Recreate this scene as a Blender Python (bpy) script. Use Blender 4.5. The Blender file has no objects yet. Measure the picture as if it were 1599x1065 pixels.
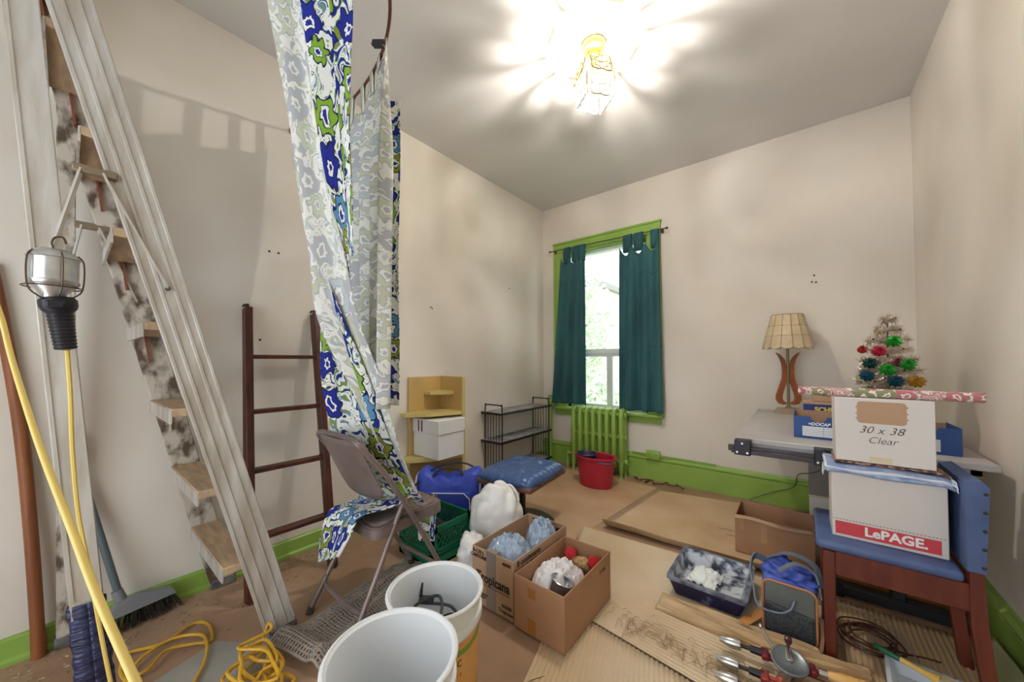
import bpy, bmesh, math, random
from mathutils import Vector, Matrix, noise
PI = math.pi
random.seed(7)
scene = bpy.context.scene
col = scene.collection

# ------------------------------------------------------------------ camera
cam_d = bpy.data.cameras.new('camera'); cam = bpy.data.objects.new('camera', cam_d); col.objects.link(cam)
cam_d.sensor_width = 36.0; cam_d.lens = 559.9076 / 1599 * 36; cam_d.shift_y = 18.245 / 1599
cam_d.clip_start = 0.02
PT, YW, RL = 0.0213, 0.6782, -0.0031
fw = Vector((-math.sin(YW)*math.cos(PT), math.cos(YW)*math.cos(PT), math.sin(PT)))
rt = Vector((math.cos(YW), math.sin(YW), 0)); up = rt.cross(fw)
r2 = rt*math.cos(RL) + up*math.sin(RL); u2 = -rt*math.sin(RL) + up*math.cos(RL)
CH = 1.1766
cam.matrix_world = Matrix(((r2.x, u2.x, -fw.x, 0), (r2.y, u2.y, -fw.y, 0), (r2.z, u2.z, -fw.z, CH), (0, 0, 0, 1)))
scene.camera = cam
# ------------------------------------------------------------------ sky and exposure
world = bpy.data.worlds.new('sky'); scene.world = world; world.use_nodes = True
wn = world.node_tree; bg = wn.nodes['Background']
bg.inputs[0].default_value = (0.86, 0.93, 1.0, 1); bg.inputs[1].default_value = 2.7
vs = scene.view_settings
vs.view_transform = 'Standard'; vs.look = 'None'; vs.gamma = 1; vs.use_curve_mapping = False
vs.exposure = 0.45
LAMP_W = 47.0

XL, XR, YB, HC = -2.4387, 0.6177, 3.6369, 3.0
YR = -1.3        # the room's near end, behind the camera, with an unseen wide opening for sky light

# ------------------------------------------------------------------ materials
def lin(h):
    h = h.lstrip('#'); c = [int(h[i:i+2], 16)/255 for i in (0, 2, 4)]
    return tuple(x/12.92 if x <= .04045 else ((x+.055)/1.055)**2.4 for x in c) + (1,)
MATS = {}
def mat(name, hexa, rough=.6, metal=0, var=0, vscale=8, hex2=None, bump=0, bscale=60, spec=None, stretch=(1,1,1), alpha=None, trans=0, coat=0, contrast=(.35,.65)):
    if name in MATS: return MATS[name]
    m = bpy.data.materials.new(name); MATS[name] = m; m.use_nodes = True
    nt = m.node_tree; b = nt.nodes['Principled BSDF']; L = nt.links
    b.inputs['Base Color'].default_value = lin(hexa); b.inputs['Roughness'].default_value = rough; b.inputs['Metallic'].default_value = metal
    if spec is not None: b.inputs['Specular IOR Level'].default_value = spec
    if coat: b.inputs['Coat Weight'].default_value = coat
    if trans: b.inputs['Transmission Weight'].default_value = trans
    if alpha is not None: b.inputs['Alpha'].default_value = alpha
    if var or hex2 or bump:
        tc = nt.nodes.new('ShaderNodeTexCoord'); mp = nt.nodes.new('ShaderNodeMapping'); mp.inputs['Scale'].default_value = stretch
        L.new(tc.outputs['Object'], mp.inputs[0])
    if hex2:
        n = nt.nodes.new('ShaderNodeTexNoise'); n.inputs['Scale'].default_value = vscale; n.inputs['Detail'].default_value = 6
        L.new(mp.outputs[0], n.inputs[0])
        cr = nt.nodes.new('ShaderNodeValToRGB'); cr.color_ramp.elements[0].position, cr.color_ramp.elements[1].position = contrast
        cr.color_ramp.elements[0].color = lin(hexa); cr.color_ramp.elements[1].color = lin(hex2)
        L.new(n.outputs[0], cr.inputs[0]); L.new(cr.outputs[0], b.inputs['Base Color'])
    if bump:
        n2 = nt.nodes.new('ShaderNodeTexNoise'); n2.inputs['Scale'].default_value = bscale; n2.inputs['Detail'].default_value = 4
        L.new(mp.outputs[0], n2.inputs[0])
        bp = nt.nodes.new('ShaderNodeBump'); bp.inputs['Strength'].default_value = bump; bp.inputs['Distance'].default_value = .01
        L.new(n2.outputs[0], bp.inputs['Height']); L.new(bp.outputs[0], b.inputs['Normal'])
    return m

def glass_mat():
    m = bpy.data.materials.new('pane_glass'); m.use_nodes = True; nt = m.node_tree; nt.nodes.clear()
    o = nt.nodes.new('ShaderNodeOutputMaterial'); t = nt.nodes.new('ShaderNodeBsdfTransparent'); g = nt.nodes.new('ShaderNodeBsdfGlossy')
    g.inputs['Roughness'].default_value = .03; mx = nt.nodes.new('ShaderNodeMixShader'); mx.inputs[0].default_value = .07
    t.inputs[0].default_value = (.97, .98, .98, 1)
    nt.links.new(t.outputs[0], mx.inputs[1]); nt.links.new(g.outputs[0], mx.inputs[2]); nt.links.new(mx.outputs[0], o.inputs[0])
    return m

def film_mat(name, hexa, op=.55, rough=.3):
    """thin plastic film: partly see-through, partly white scatter"""
    m = bpy.data.materials.new(name); m.use_nodes = True; nt = m.node_tree; b = nt.nodes['Principled BSDF']
    b.inputs['Base Color'].default_value = lin(hexa); b.inputs['Roughness'].default_value = rough; b.inputs['Alpha'].default_value = op
    b.inputs['Specular IOR Level'].default_value = .8
    return m

class NT:
    def __init__(s, nt): s.nt = nt
    def m(s, op, a, b=None, c=None):
        n = s.nt.nodes.new('ShaderNodeMath'); n.operation = op
        for i, v in enumerate((a, b, c)):
            if v is None: continue
            if isinstance(v, (int, float)): n.inputs[i].default_value = v
            else: s.nt.links.new(v, n.inputs[i])
        return n.outputs[0]
    def mix(s, f, a, b):
        n = s.nt.nodes.new('ShaderNodeMix'); n.data_type = 'RGBA'
        for k, v in ((0, f), (6, a), (7, b)):
            if isinstance(v, (int, float)): n.inputs[k].default_value = v
            elif isinstance(v, tuple): n.inputs[k].default_value = v
            else: s.nt.links.new(v, n.inputs[k])
        return n.outputs[2]
    def node(s, t, **kw):
        n = s.nt.nodes.new(t)
        for k, v in kw.items(): setattr(n, k, v)
        return n

def floral(name, scale, bgc, cols, line, fade=0.0, fadec='#eef0ee', cloth=False, thresh=(.63, .68), petals=6, fr=.30):
    m = bpy.data.materials.new(name); m.use_nodes = True; nt = m.node_tree; b = nt.nodes['Principled BSDF']; L = nt.links
    b.inputs['Roughness'].default_value = .85; b.inputs['Specular IOR Level'].default_value = .15
    q = NT(nt)
    uv = q.node('ShaderNodeUVMap'); uv.uv_map = 'uv'
    mp = q.node('ShaderNodeMapping'); mp.inputs['Scale'].default_value = (scale, scale, scale); L.new(uv.outputs[0], mp.inputs[0])
    wz = q.node('ShaderNodeTexNoise'); wz.noise_dimensions = '2D'; wz.inputs['Scale'].default_value = 2.2; wz.inputs['Detail'].default_value = 1; L.new(mp.outputs[0], wz.inputs['Vector'])
    wv = q.node('ShaderNodeVectorMath', operation='MULTIPLY_ADD'); L.new(wz.outputs['Color'], wv.inputs[0]); wv.inputs[1].default_value = (.34, .34, 0); L.new(mp.outputs[0], wv.inputs[2])
    vec = wv.outputs[0]
    def voro(v, rnd=.55):
        n = q.node('ShaderNodeTexVoronoi'); n.voronoi_dimensions = '2D'; n.inputs['Scale'].default_value = 1.0; n.inputs['Randomness'].default_value = rnd
        L.new(v, n.inputs['Vector']); return n
    ns = q.node('ShaderNodeTexNoise'); ns.noise_dimensions = '2D'; ns.inputs['Scale'].default_value = 1.3; ns.inputs['Detail'].default_value = 1.5; L.new(vec, ns.inputs['Vector'])
    ns2 = q.node('ShaderNodeTexNoise'); ns2.noise_dimensions = '2D'; ns2.inputs['Scale'].default_value = 2.4; ns2.inputs['Detail'].default_value = .5; ns2.inputs['Distortion'].default_value = 1.4; L.new(vec, ns2.inputs['Vector'])
    c = lin(bgc)
    # scrolls: contour lines of a slow noise
    d = q.m('ABSOLUTE', q.m('SUBTRACT', q.m('FRACT', q.m('MULTIPLY', ns2.outputs[0], 7.0)), .5))
    region = q.m('GREATER_THAN', ns.outputs[0], .5)
    scroll = q.m('MULTIPLY', q.m('LESS_THAN', d, .09), region)
    leaf = q.m('GREATER_THAN', ns2.outputs[0], thresh[0]); leaf2 = q.m('GREATER_THAN', ns2.outputs[0], thresh[1])
    out = q.mix(scroll, c, lin(line))
    out = q.mix(leaf, out, lin(cols[1])); out = q.mix(leaf2, out, lin(cols[0]))
    low = q.m('LESS_THAN', ns2.outputs[0], .33); low2 = q.m('LESS_THAN', ns2.outputs[0], .28)
    out = q.mix(low, out, lin(cols[2])); out = q.mix(low2, out, lin(cols[3]))
    # flowers
    v = voro(vec)
    sub = q.node('ShaderNodeVectorMath', operation='SUBTRACT'); L.new(vec, sub.inputs[0]); L.new(v.outputs['Position'], sub.inputs[1])
    sp = q.node('ShaderNodeSeparateXYZ'); L.new(sub.outputs[0], sp.inputs[0])
    rc = q.node('ShaderNodeSeparateColor'); L.new(v.outputs['Color'], rc.inputs[0])
    ang = q.m('ARCTAN2', sp.outputs[1], sp.outputs[0]); r = v.outputs['Distance']
    R = q.m('ADD', q.m('MULTIPLY', q.m('COSINE', q.m('MULTIPLY', ang, float(petals))), .055), q.m('ADD', fr-.06, q.m('MULTIPLY', rc.outputs[1], .12)))
    x = q.m('DIVIDE', r, R)
    cr = q.node('ShaderNodeValToRGB'); cr.color_ramp.interpolation = 'CONSTANT'
    els = cr.color_ramp.elements; els[0].position = 0; els[0].color = lin(cols[0]); els[1].position = .4; els[1].color = lin(cols[1])
    for p_, k in ((.62, 2), (.82, 3)):
        e = els.new(p_); e.color = lin(cols[k])
    L.new(rc.outputs[0], cr.inputs[0])
    out = q.mix(q.m('LESS_THAN', x, 1.14), out, lin(line)); out = q.mix(q.m('LESS_THAN', x, 1.0), out, cr.outputs[0])
    out = q.mix(q.m('LESS_THAN', x, .52), out, lin(line)); out = q.mix(q.m('LESS_THAN', x, .44), out, lin(bgc)); out = q.mix(q.m('LESS_THAN', x, .24), out, lin(cols[0]))
    if fade: out = q.mix(fade, out, lin(fadec))
    if isinstance(out, tuple): b.inputs['Base Color'].default_value = out
    else: L.new(out, b.inputs['Base Color'])
    if cloth:
        tr_ = q.node('ShaderNodeBsdfTranslucent'); L.new(out, tr_.inputs[0]); mx = q.node('ShaderNodeMixShader'); mx.inputs[0].default_value = .12
        L.new(b.outputs[0], mx.inputs[1]); L.new(tr_.outputs[0], mx.inputs[2]); L.new(mx.outputs[0], nt.nodes['Material Output'].inputs[0])
    return m

# ------------------------------------------------------------------ mesh builder
WM = {}
def T(*v): return Matrix.Translation(v if len(v) == 3 else v[0])
def RZ(a): return Matrix.Rotation(a, 4, 'Z')
def RX(a): return Matrix.Rotation(a, 4, 'X')
def RY(a): return Matrix.Rotation(a, 4, 'Y')
def frame_z(d):
    d = Vector(d).normalized(); return d.to_track_quat('Z', 'Y').to_matrix().to_4x4()
def smooth_path(pts, n=6, closed=False):
    pts = [Vector(p) for p in pts]; out = []; N = len(pts)
    rng = N if closed else N-1
    for i in range(rng):
        if closed: p0, p1, p2, p3 = pts[(i-1) % N], pts[i], pts[(i+1) % N], pts[(i+2) % N]
        else: p0, p1, p2, p3 = pts[max(i-1, 0)], pts[i], pts[i+1], pts[min(i+2, N-1)]
        for k in range(n):
            t = k/n
            out.append(.5*((2*p1)+(-p0+p2)*t+(2*p0-5*p1+4*p2-p3)*t*t+(-p0+3*p1-3*p2+p3)*t**3))
    if not closed: out.append(pts[-1])
    return out

class MB:
    def __init__(s, xf=None): s.v = []; s.f = []; s.uv = {}; s.xf = xf or Matrix.Identity(4)
    def add(s, vs, fs, m=None, uvs=None):
        o = len(s.v); M = s.xf @ m if m is not None else s.xf
        s.v += [M @ Vector(p) for p in vs]; s.f += [tuple(i+o for i in f) for f in fs]
        if uvs:
            for i, q in enumerate(uvs): s.uv[o+i] = q
        return s
    def box(s, lo, hi, bev=0, m=None, seg=1):
        lo, hi = Vector(lo), Vector(hi)
        if bev:
            bm = bmesh.new(); bmesh.ops.create_cube(bm, size=1)
            for v in bm.verts: v.co = Vector(((lo[i]+hi[i])/2 + v.co[i]*(hi[i]-lo[i]) for i in range(3)))
            bmesh.ops.bevel(bm, geom=bm.edges[:], offset=bev, segments=seg, profile=.5, affect='EDGES')
            bm.verts.index_update()
            s.add([v.co.copy() for v in bm.verts], [[v.index for v in f.verts] for f in bm.faces], m); bm.free(); return s
        x0, y0, z0 = lo; x1, y1, z1 = hi
        return s.add([(x0,y0,z0),(x1,y0,z0),(x1,y1,z0),(x0,y1,z0),(x0,y0,z1),(x1,y0,z1),(x1,y1,z1),(x0,y1,z1)],
                     [(0,3,2,1),(4,5,6,7),(0,1,5,4),(1,2,6,5),(2,3,7,6),(3,0,4,7)], m)
    def cyl(s, p0, p1, r0, r1=None, n=12, cap=True):
        r1 = r0 if r1 is None else r1; p0, p1 = Vector(p0), Vector(p1); M = frame_z(p1-p0)
        vs = []; fs = []
        for k, (p, r) in enumerate(((p0, r0), (p1, r1))):
            for i in range(n):
                a = 2*PI*i/n; vs.append(p + M @ Vector((r*math.cos(a), r*math.sin(a), 0)))
        fs = [(i, (i+1) % n, n+(i+1) % n, n+i) for i in range(n)]
        if cap: fs += [tuple(range(n-1, -1, -1)), tuple(range(n, 2*n))]
        return s.add(vs, fs)
    def tube(s, path, r, n=8, closed=False, cap=True, flat=None):
        """sweep a round (or flat = (w,h) rectangular) section along a path"""
        P = [Vector(p) for p in path]; N = len(P); vs = []; fs = []
        nrm = None
        sec = [(math.cos(2*PI*i/n), math.sin(2*PI*i/n)) for i in range(n)]
        if flat: n = 4; sec = [(flat[0], flat[1]), (-flat[0], flat[1]), (-flat[0], -flat[1]), (flat[0], -flat[1])]
        for i in range(N):
            if closed: t = (P[(i+1) % N]-P[i-1])
            else: t = P[min(i+1, N-1)]-P[max(i-1, 0)]
            t = t.normalized() if t.length > 1e-9 else Vector((0, 0, 1))
            if nrm is None:
                nrm = t.orthogonal().normalized()
                if flat: nrm = t.cross(Vector((0, 0, 1))); nrm = nrm.normalized() if nrm.length > 1e-4 else Vector((1, 0, 0))
            nrm = (nrm - t*nrm.dot(t)); nrm = nrm.normalized() if nrm.length > 1e-6 else t.orthogonal().normalized()
            bn = t.cross(nrm)
            rr = r[i] if isinstance(r, (list, tuple)) else r
            if flat: rr = 1
            for a, b in sec: vs.append(P[i] + nrm*(a*rr) + bn*(b*rr))
        m = N if closed else N-1
        for i in range(m):
            j = (i+1) % N
            for k in range(n): fs.append((i*n+k, i*n+(k+1) % n, j*n+(k+1) % n, j*n+k))
        if cap and not closed: fs += [tuple(range(n-1, -1, -1)), tuple(range((N-1)*n, N*n))]
        return s.add(vs, fs)
    def lathe(s, prof, n=24, m=None, sx=1, sy=1, closed=False):
        """prof: [(r,z)...] about the z axis"""
        vs = []; fs = []; K = len(prof)
        for r, z in prof:
            for i in range(n):
                a = 2*PI*i/n; vs.append((r*math.cos(a)*sx, r*math.sin(a)*sy, z))
        for k in range(K-1 if not closed else K):
            k2 = (k+1) % K
            for i in range(n): fs.append((k*n+i, k*n+(i+1) % n, k2*n+(i+1) % n, k2*n+i))
        if not closed:
            if prof[0][0] > 1e-5: fs.append(tuple(range(n-1, -1, -1)))
            if prof[-1][0] > 1e-5: fs.append(tuple(range((K-1)*n, K*n)))
        return s.add(vs, fs, m)
    def prism(s, poly, h0, h1, m=None):
        """polygon in local xy extruded from z=h0 to z=h1"""
        n = len(poly); vs = [(x, y, h0) for x, y in poly]+[(x, y, h1) for x, y in poly]
        fs = [(i, (i+1) % n, n+(i+1) % n, n+i) for i in range(n)]+[tuple(range(n-1, -1, -1)), tuple(range(n, 2*n))]
        return s.add(vs, fs, m)
    def grid(s, fn, nu, nv, uvs=(1, 1), uo=(0, 0)):
        vs = []; us = []
        for j in range(nv+1):
            for i in range(nu+1):
                u, v = i/nu, j/nv; vs.append(fn(u, v)); us.append((uo[0]+u*uvs[0], uo[1]+v*uvs[1]))
        fs = [(j*(nu+1)+i, j*(nu+1)+i+1, (j+1)*(nu+1)+i+1, (j+1)*(nu+1)+i) for j in range(nv) for i in range(nu)]
        return s.add(vs, fs, None, us)
    def ball(s, c, r, n=12, k=8, m=None):
        r = Vector(r) if not isinstance(r, (int, float)) else Vector((r, r, r)); c = Vector(c)
        vs = [c+Vector((0, 0, -r.z))]; fs = []
        for j in range(1, k):
            t = -PI/2+PI*j/k
            for i in range(n):
                a = 2*PI*i/n; vs.append(c+Vector((r.x*math.cos(t)*math.cos(a), r.y*math.cos(t)*math.sin(a), r.z*math.sin(t))))
        vs.append(c+Vector((0, 0, r.z))); e = len(vs)-1
        for i in range(n): fs.append((0, 1+(i+1) % n, 1+i)); fs.append((e, e-n+i, e-n+(i+1) % n))
        for j in range(k-2):
            for i in range(n): fs.append((1+j*n+i, 1+j*n+(i+1) % n, 1+(j+1)*n+(i+1) % n, 1+(j+1)*n+i))
        return s.add(vs, fs, m)
    def build(s, name, m, parent=None, smooth=True, solid=0, sub=0, angle=40):
        me = bpy.data.meshes.new(name); inv = WM[parent.name].inverted() if parent is not None else Matrix.Identity(4)
        org = Vector((0, 0, 0))
        if parent is None and s.v:
            xs = [p.x for p in s.v]; ys = [p.y for p in s.v]; org = Vector(((min(xs)+max(xs))/2, (min(ys)+max(ys))/2, min(p.z for p in s.v))); inv = T(-org)
        me.from_pydata([inv @ p for p in s.v], [], s.f)
        if s.uv:
            l = me.uv_layers.new(name='uv')
            for lp in me.loops: l.data[lp.index].uv = s.uv.get(lp.vertex_index, (0, 0))
        bm = bmesh.new(); bm.from_mesh(me); bmesh.ops.recalc_face_normals(bm, faces=bm.faces[:]); bm.to_mesh(me); bm.free()
        if smooth:
            for p in me.polygons: p.use_smooth = True
            me.set_sharp_from_angle(angle=math.radians(angle))
        if m: me.materials.append(m)
        o = bpy.data.objects.new(name, me); col.objects.link(o)
        if parent is not None: o.parent = parent; WM[o.name] = WM[parent.name]
        else: o.location = org; WM[o.name] = T(org)
        if solid:
            md = o.modifiers.new('thickness', 'SOLIDIFY'); md.thickness = solid; md.offset = 0
        if sub:
            md = o.modifiers.new('smooth', 'SUBSURF'); md.levels = sub; md.render_levels = sub
        return o

def tag(o, label=None, cat=None, group=None, kind=None):
    if label: o['label'] = label
    if cat: o['category'] = cat
    if group: o['group'] = group
    if kind: o['kind'] = kind
    return o
def thing(name, label, cat, loc=(0, 0, 0), rz=0, group=None, kind=None):
    o = bpy.data.objects.new(name, None); col.objects.link(o); o.empty_display_size = .05
    o.location = loc; o.rotation_euler = (0, 0, rz); WM[o.name] = T(*loc) @ RZ(rz)
    return tag(o, label, cat, group, kind)
def text_mesh(s, size, M, name, m, parent, ext=.0006, bold=0, sx=1, shear=0, align='CENTER', space=1):
    cu = bpy.data.curves.new('lettering', 'FONT'); cu.body = s; cu.size = size; cu.extrude = ext; cu.offset = bold; cu.shear = shear
    cu.align_x = align; cu.align_y = 'CENTER'; cu.space_character = space; cu.resolution_u = 3
    o = bpy.data.objects.new('tmp', cu); col.objects.link(o)
    dg = bpy.context.evaluated_depsgraph_get(); me = bpy.data.meshes.new_from_object(o.evaluated_get(dg))
    vs = [Vector((v.co.x*sx, v.co.y, v.co.z)) for v in me.vertices]; fs = [tuple(p.vertices) for p in me.polygons]
    bpy.data.objects.remove(o); bpy.data.meshes.remove(me); bpy.data.curves.remove(cu)
    b = MB(M); b.add(vs, fs); return b.build(name, m, parent, smooth=False)
def facing_front(x, y, z):      # text lying on a face that looks to -Y
    return T(x, y, z) @ RX(PI/2)
def nz(p, f=1, o=0): return noise.noise(Vector(p)*f + Vector((o, o*1.7, -o)))
def copy_tree(o, parent=None):
    c = o.copy(); col.objects.link(c); c.parent = parent
    for ch in list(o.children): copy_tree(ch, c)
    return c
def crumple(xf, r, seed, amp=.25, n=40, k=26, f=3.0, flat=0, ridges=True):
    """a crumpled closed film: radii r, deformed by ridged noise; flat: cut level for the underside"""
    b = MB(xf); b.ball((0, 0, 0), 1.0, n, k)
    inv = xf.inverted(); out = []
    for p in b.v:
        q = inv @ p
        d = nz(q, f*.5, seed)*.8 + (abs(nz(q, f, seed+5))*1.2 if ridges else nz(q, f, seed+5)) + abs(nz(q, f*2.2, seed+9))*.22 - .35
        q2 = Vector((q.x*r[0], q.y*r[1], q.z*r[2]))*(1+amp*d*1.6)
        if q2.z < -r[2]*(1-flat) and flat: q2.z = -r[2]*(1-flat)
        out.append(xf @ q2)
    b.v = out; return b

# ================================================================== THE ROOM
M_wall = mat('wall_paint', '#e4ddd3', .75, hex2='#dcd2c4', vscale=1.6, bump=.08, bscale=25)
M_wallb = M_wall
M_ceil = mat('ceiling_paint', '#dddad7', .8, hex2='#d4d1cf', vscale=1.2, bump=.06, bscale=12)
M_green = mat('green_gloss_paint', '#97b957', .35, hex2='#8db04f', vscale=5, bump=.05, bscale=30)
M_greenw = M_green
M_floor = mat('floor_board', '#b09074', .6, hex2='#95775c', vscale=2.2, bump=.15, bscale=50)
M_dark = mat('dark_hole', '#3a302a', .9)
M_black = mat('black_metal', '#1d1c20', .45)
M_white = mat('white_plain', '#ecebe8', .5)

b = MB(); b.box((XL-.12, YR, -.1), (XR+.12, YB+.12, 0)); tag(b.build('floor', M_floor, smooth=False), kind='structure')
b = MB(); b.box((XL-.12, YR, HC), (XR+.12, YB+.12, HC+.1)); tag(b.build('ceiling', M_ceil, smooth=False), kind='structure')
b = MB(); b.box((XL-.12, YR, 0), (XL, YB, HC)); wall_left = tag(b.build('wall_left', M_wall, smooth=False), kind='structure')
b = MB(); b.box((XR, YR, 0), (XR+.12, YB, HC)); wall_right = tag(b.build('wall_right', M_wallb, smooth=False), kind='structure')
WX0, WX1, WZ0, WZ1 = -2.135, -1.185, .64, 2.43
b = MB(); b.box((XL-.12, YB, 0), (WX0, YB+.2, HC)); b.box((WX1, YB, 0), (XR+.12, YB+.2, HC))
b.box((WX0, YB, 0), (WX1, YB+.2, WZ0)); b.box((WX0, YB, WZ1), (WX1, YB+.2, HC))
wall_back = tag(b.build('wall_back', M_wallb, smooth=False), kind='structure')
for w, p, d in ((wall_left, (XL, .742, 1.826), (1, 0, 0)), (wall_left, (XL, .79, 1.826), (1, 0, 0)), (wall_left, (XL, .70, 1.30), (1, 0, 0)),
                (wall_left, (XL, 1.93, 1.63), (1, 0, 0)), (wall_left, (XL, 1.945, 1.62), (1, 0, 0)), (wall_left, (XL, 2.98, 1.95), (1, 0, 0)),
                (wall_back, (.09, YB, 1.83), (0, -1, 0)), (wall_back, (.075, YB, 1.78), (0, -1, 0)), (wall_back, (.10, YB, 1.775), (0, -1, 0))):
    b = MB(); b.cyl(p, Vector(p)+Vector(d)*.004, .007, .005, 7); b.build('nail', M_dark, w)
OX0, OX1, OZ1 = -1.75, .15, 2.45
b = MB(); b.box((XL-.12, YR-.12, 0), (OX0, YR, HC)); b.box((OX1, YR-.12, 0), (XR+.12, YR, HC)); b.box((OX0, YR-.12, OZ1), (OX1, YR, HC))
tag(b.build('wall_near', M_wall, smooth=False), kind='structure')
# baseboards: board, moulded cap and shoe
def baseboard(name, A, B, inward, h, cap=.055, t=.022):
    A, B, n = Vector(A), Vector(B), Vector(inward); b = MB()
    prof = [(0, 0), (t, 0), (t, h-cap), (t*.7, h-cap+.006), (t*1.25, h-cap+.016), (t*1.25, h-cap*.5), (t*.6, h-cap*.25), (t*.5, h), (0, h)] if cap else \
           [(0, 0), (t+.012, 0), (t+.012, .014), (t, .024), (t, h-.006), (t-.006, h), (0, h)]
    vs = [P_+n*x+Vector((0, 0, z)) for P_ in (A, B) for x, z in prof]; k = len(prof)
    b.add(vs, [(i, (i+1) % k, k+(i+1) % k, k+i) for i in range(k)]+[tuple(range(k)), tuple(range(2*k-1, k-1, -1))])
    return tag(b.build(name, M_green, smooth=False), kind='structure')
baseboard('baseboard_left', (XL, YR, 0), (XL, YB, 0), (1, 0, 0), .098, 0)
baseboard('baseboard_back', (XL, YB, 0), (XR, YB, 0), (0, -1, 0), .238)
baseboard('baseboard_right', (XR, YB, 0), (XR, YR, 0), (-1, 0, 0), .215)

# ------------------------------------------------------------------ window
win = thing('window_1', None, None, ((WX0+WX1)/2, YB, WZ0), kind='structure')
M_sash = mat('sash_vinyl', '#dfe6e2', .35); M_glass = glass_mat()
b = MB(); b.box((-2.272, YB-.022, 2.435), (-1.05, YB, 2.545), .004); b.box((-2.285, YB-.035, 2.53), (-1.04, YB, 2.552), .004); b.box((-2.14, YB-.03, 2.43), (-1.18, YB, 2.45), .003); b.build('head_casing', M_greenw, win)
for x0, x1 in ((-2.272, -2.135), (-1.185, -1.05)):
    b = MB(); b.box((x0, YB-.02, .64), (x1, YB, 2.44), .004); b.box((x0 if x0 < -2 else x1-.025, YB-.03, .64), ((x0+.025) if x0 < -2 else x1, YB, 2.53), .003)
    b.build('side_casing', M_greenw, win)
b = MB(); b.box((-2.255, YB-.075, .612), (-1.035, YB+.09, .642), .008); b.build('window_sill', M_greenw, win)
b = MB(); b.box((-2.268, YB-.022, .545), (-1.062, YB, .612), .004); b.build('apron', M_greenw, win)
b = MB()
for x0, x1 in ((WX0, WX0+.045), (WX1-.045, WX1)): b.box((x0, YB+.06, WZ0), (x1, YB+.14, WZ1))
b.box((WX0, YB+.06, WZ1-.05), (WX1, YB+.14, WZ1)); b.box((WX0, YB+.06, WZ0), (WX1, YB+.14, WZ0+.05)); b.build('sash_frame', M_sash, win, False)
b = MB(); b.box((WX0+.045, YB+.05, 1.215), (WX1-.045, YB+.13, 1.30), .006); b.box((WX0+.045, YB+.04, 1.245), (WX1-.045, YB+.13, 1.262)); b.build('meeting_rail', M_sash, win, False)
b = MB(); b.box((-1.655, YB+.06, WZ0+.05), (-1.595, YB+.12, 1.22), .005); b.box((-1.61, YB+.055, WZ0+.05), (-1.585, YB+.1, 1.22), .003); b.build('mullion', M_sash, win, False)
for x0, x1, z0, z1 in ((WX0+.045, WX1-.045, 1.30, WZ1-.05), (WX0+.045, -1.655, WZ0+.05, 1.215), (-1.585, WX1-.045, WZ0+.05, 1.215)):
    b = MB(); b.box((x0, YB+.092, z0), (x1, YB+.096, z1)); b.build('pane', M_glass, win, False)
b = MB(); b.box((WX0, YB, WZ0), (WX0+.012, YB+.06, WZ1)); b.box((WX1-.012, YB, WZ0), (WX1, YB+.06, WZ1)); b.box((WX0, YB, WZ1-.012), (WX1, YB+.06, WZ1)); b.build('jamb', M_greenw, win, False)

# outdoors: lawn, neighbour's wall, tree and hedge
M_grass = mat('lawn', '#9fb27c', .9, hex2='#b9c59a', vscale=3)
b = MB(); b.box((-40, YB+.3, -1.0), (20, 40, -.9)); tag(b.build('lawn', M_grass, smooth=False), 'pale green lawn outside the window', 'lawn', kind='stuff')
nb = thing('neighbour_house', 'pale rendered house wall seen through the window glass', 'house', (-5.2, 10, -.9))
M_rend = mat('pale_render', '#eeece6', .8)
b = MB(); b.box((-9.5, 9, -.9), (-4.35, 14, 3.2)); b.build('wall', M_rend, nb, False)
b = MB(); b.box((-9.7, 8.8, 3.2), (-4.2, 14.2, 3.35)); b.build('roof', mat('roof_grey', '#9c9a96', .9), nb, False)
def tree_out(loc, h, r, label, seed, n):
    t = thing('garden_tree', label, 'tree', loc); rnd = random.Random(seed)
    b = MB(); b.cyl(loc, (loc[0], loc[1], loc[2]+h*.6), .14, .07, 8)
    for k in range(7):
        a = k*2.4; z = h*(.3+.06*k); b.cyl((loc[0], loc[1], loc[2]+z), (loc[0]+math.cos(a)*r*.6, loc[1]+math.sin(a)*r*.6, loc[2]+z+h*.2), .05, .015, 6)
    b.build('trunk', mat('bark', '#8a7c6c', .9), t)
    b = MB(); vs = []; fs = []
    for k in range(n):
        u = Vector((rnd.gauss(0, 1), rnd.gauss(0, 1), rnd.gauss(0, 1))).normalized()*(rnd.random()**.4)
        c = Vector((loc[0]+u.x*r, loc[1]+u.y*r, loc[2]+h*.62+u.z*h*.42)); a = Vector((rnd.uniform(-1, 1), rnd.uniform(-1, 1), rnd.uniform(-1, 1))).normalized(); d = a.orthogonal().normalized()
        s_ = rnd.uniform(.05, .10); o = len(vs); vs += [c-a*s_, c+d*s_*.45, c+a*s_, c-d*s_*.45]; fs.append((o, o+1, o+2, o+3))
    b.add(vs, fs); tag(b.build('foliage', mat('leaf_pale', '#cdd8bd', .6, hex2='#e2e8d6', vscale=2), t, False), kind='stuff')
tree_out((-4.35, 7.1, -.9), 4.4, 1.3, 'leafy pale tree standing before the neighbouring wall outside', 3, 5200)
tree_out((-2.9, 6.3, -.9), 1.7, .6, 'low round bush on the lawn below the lower panes', 5, 1500)

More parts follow.
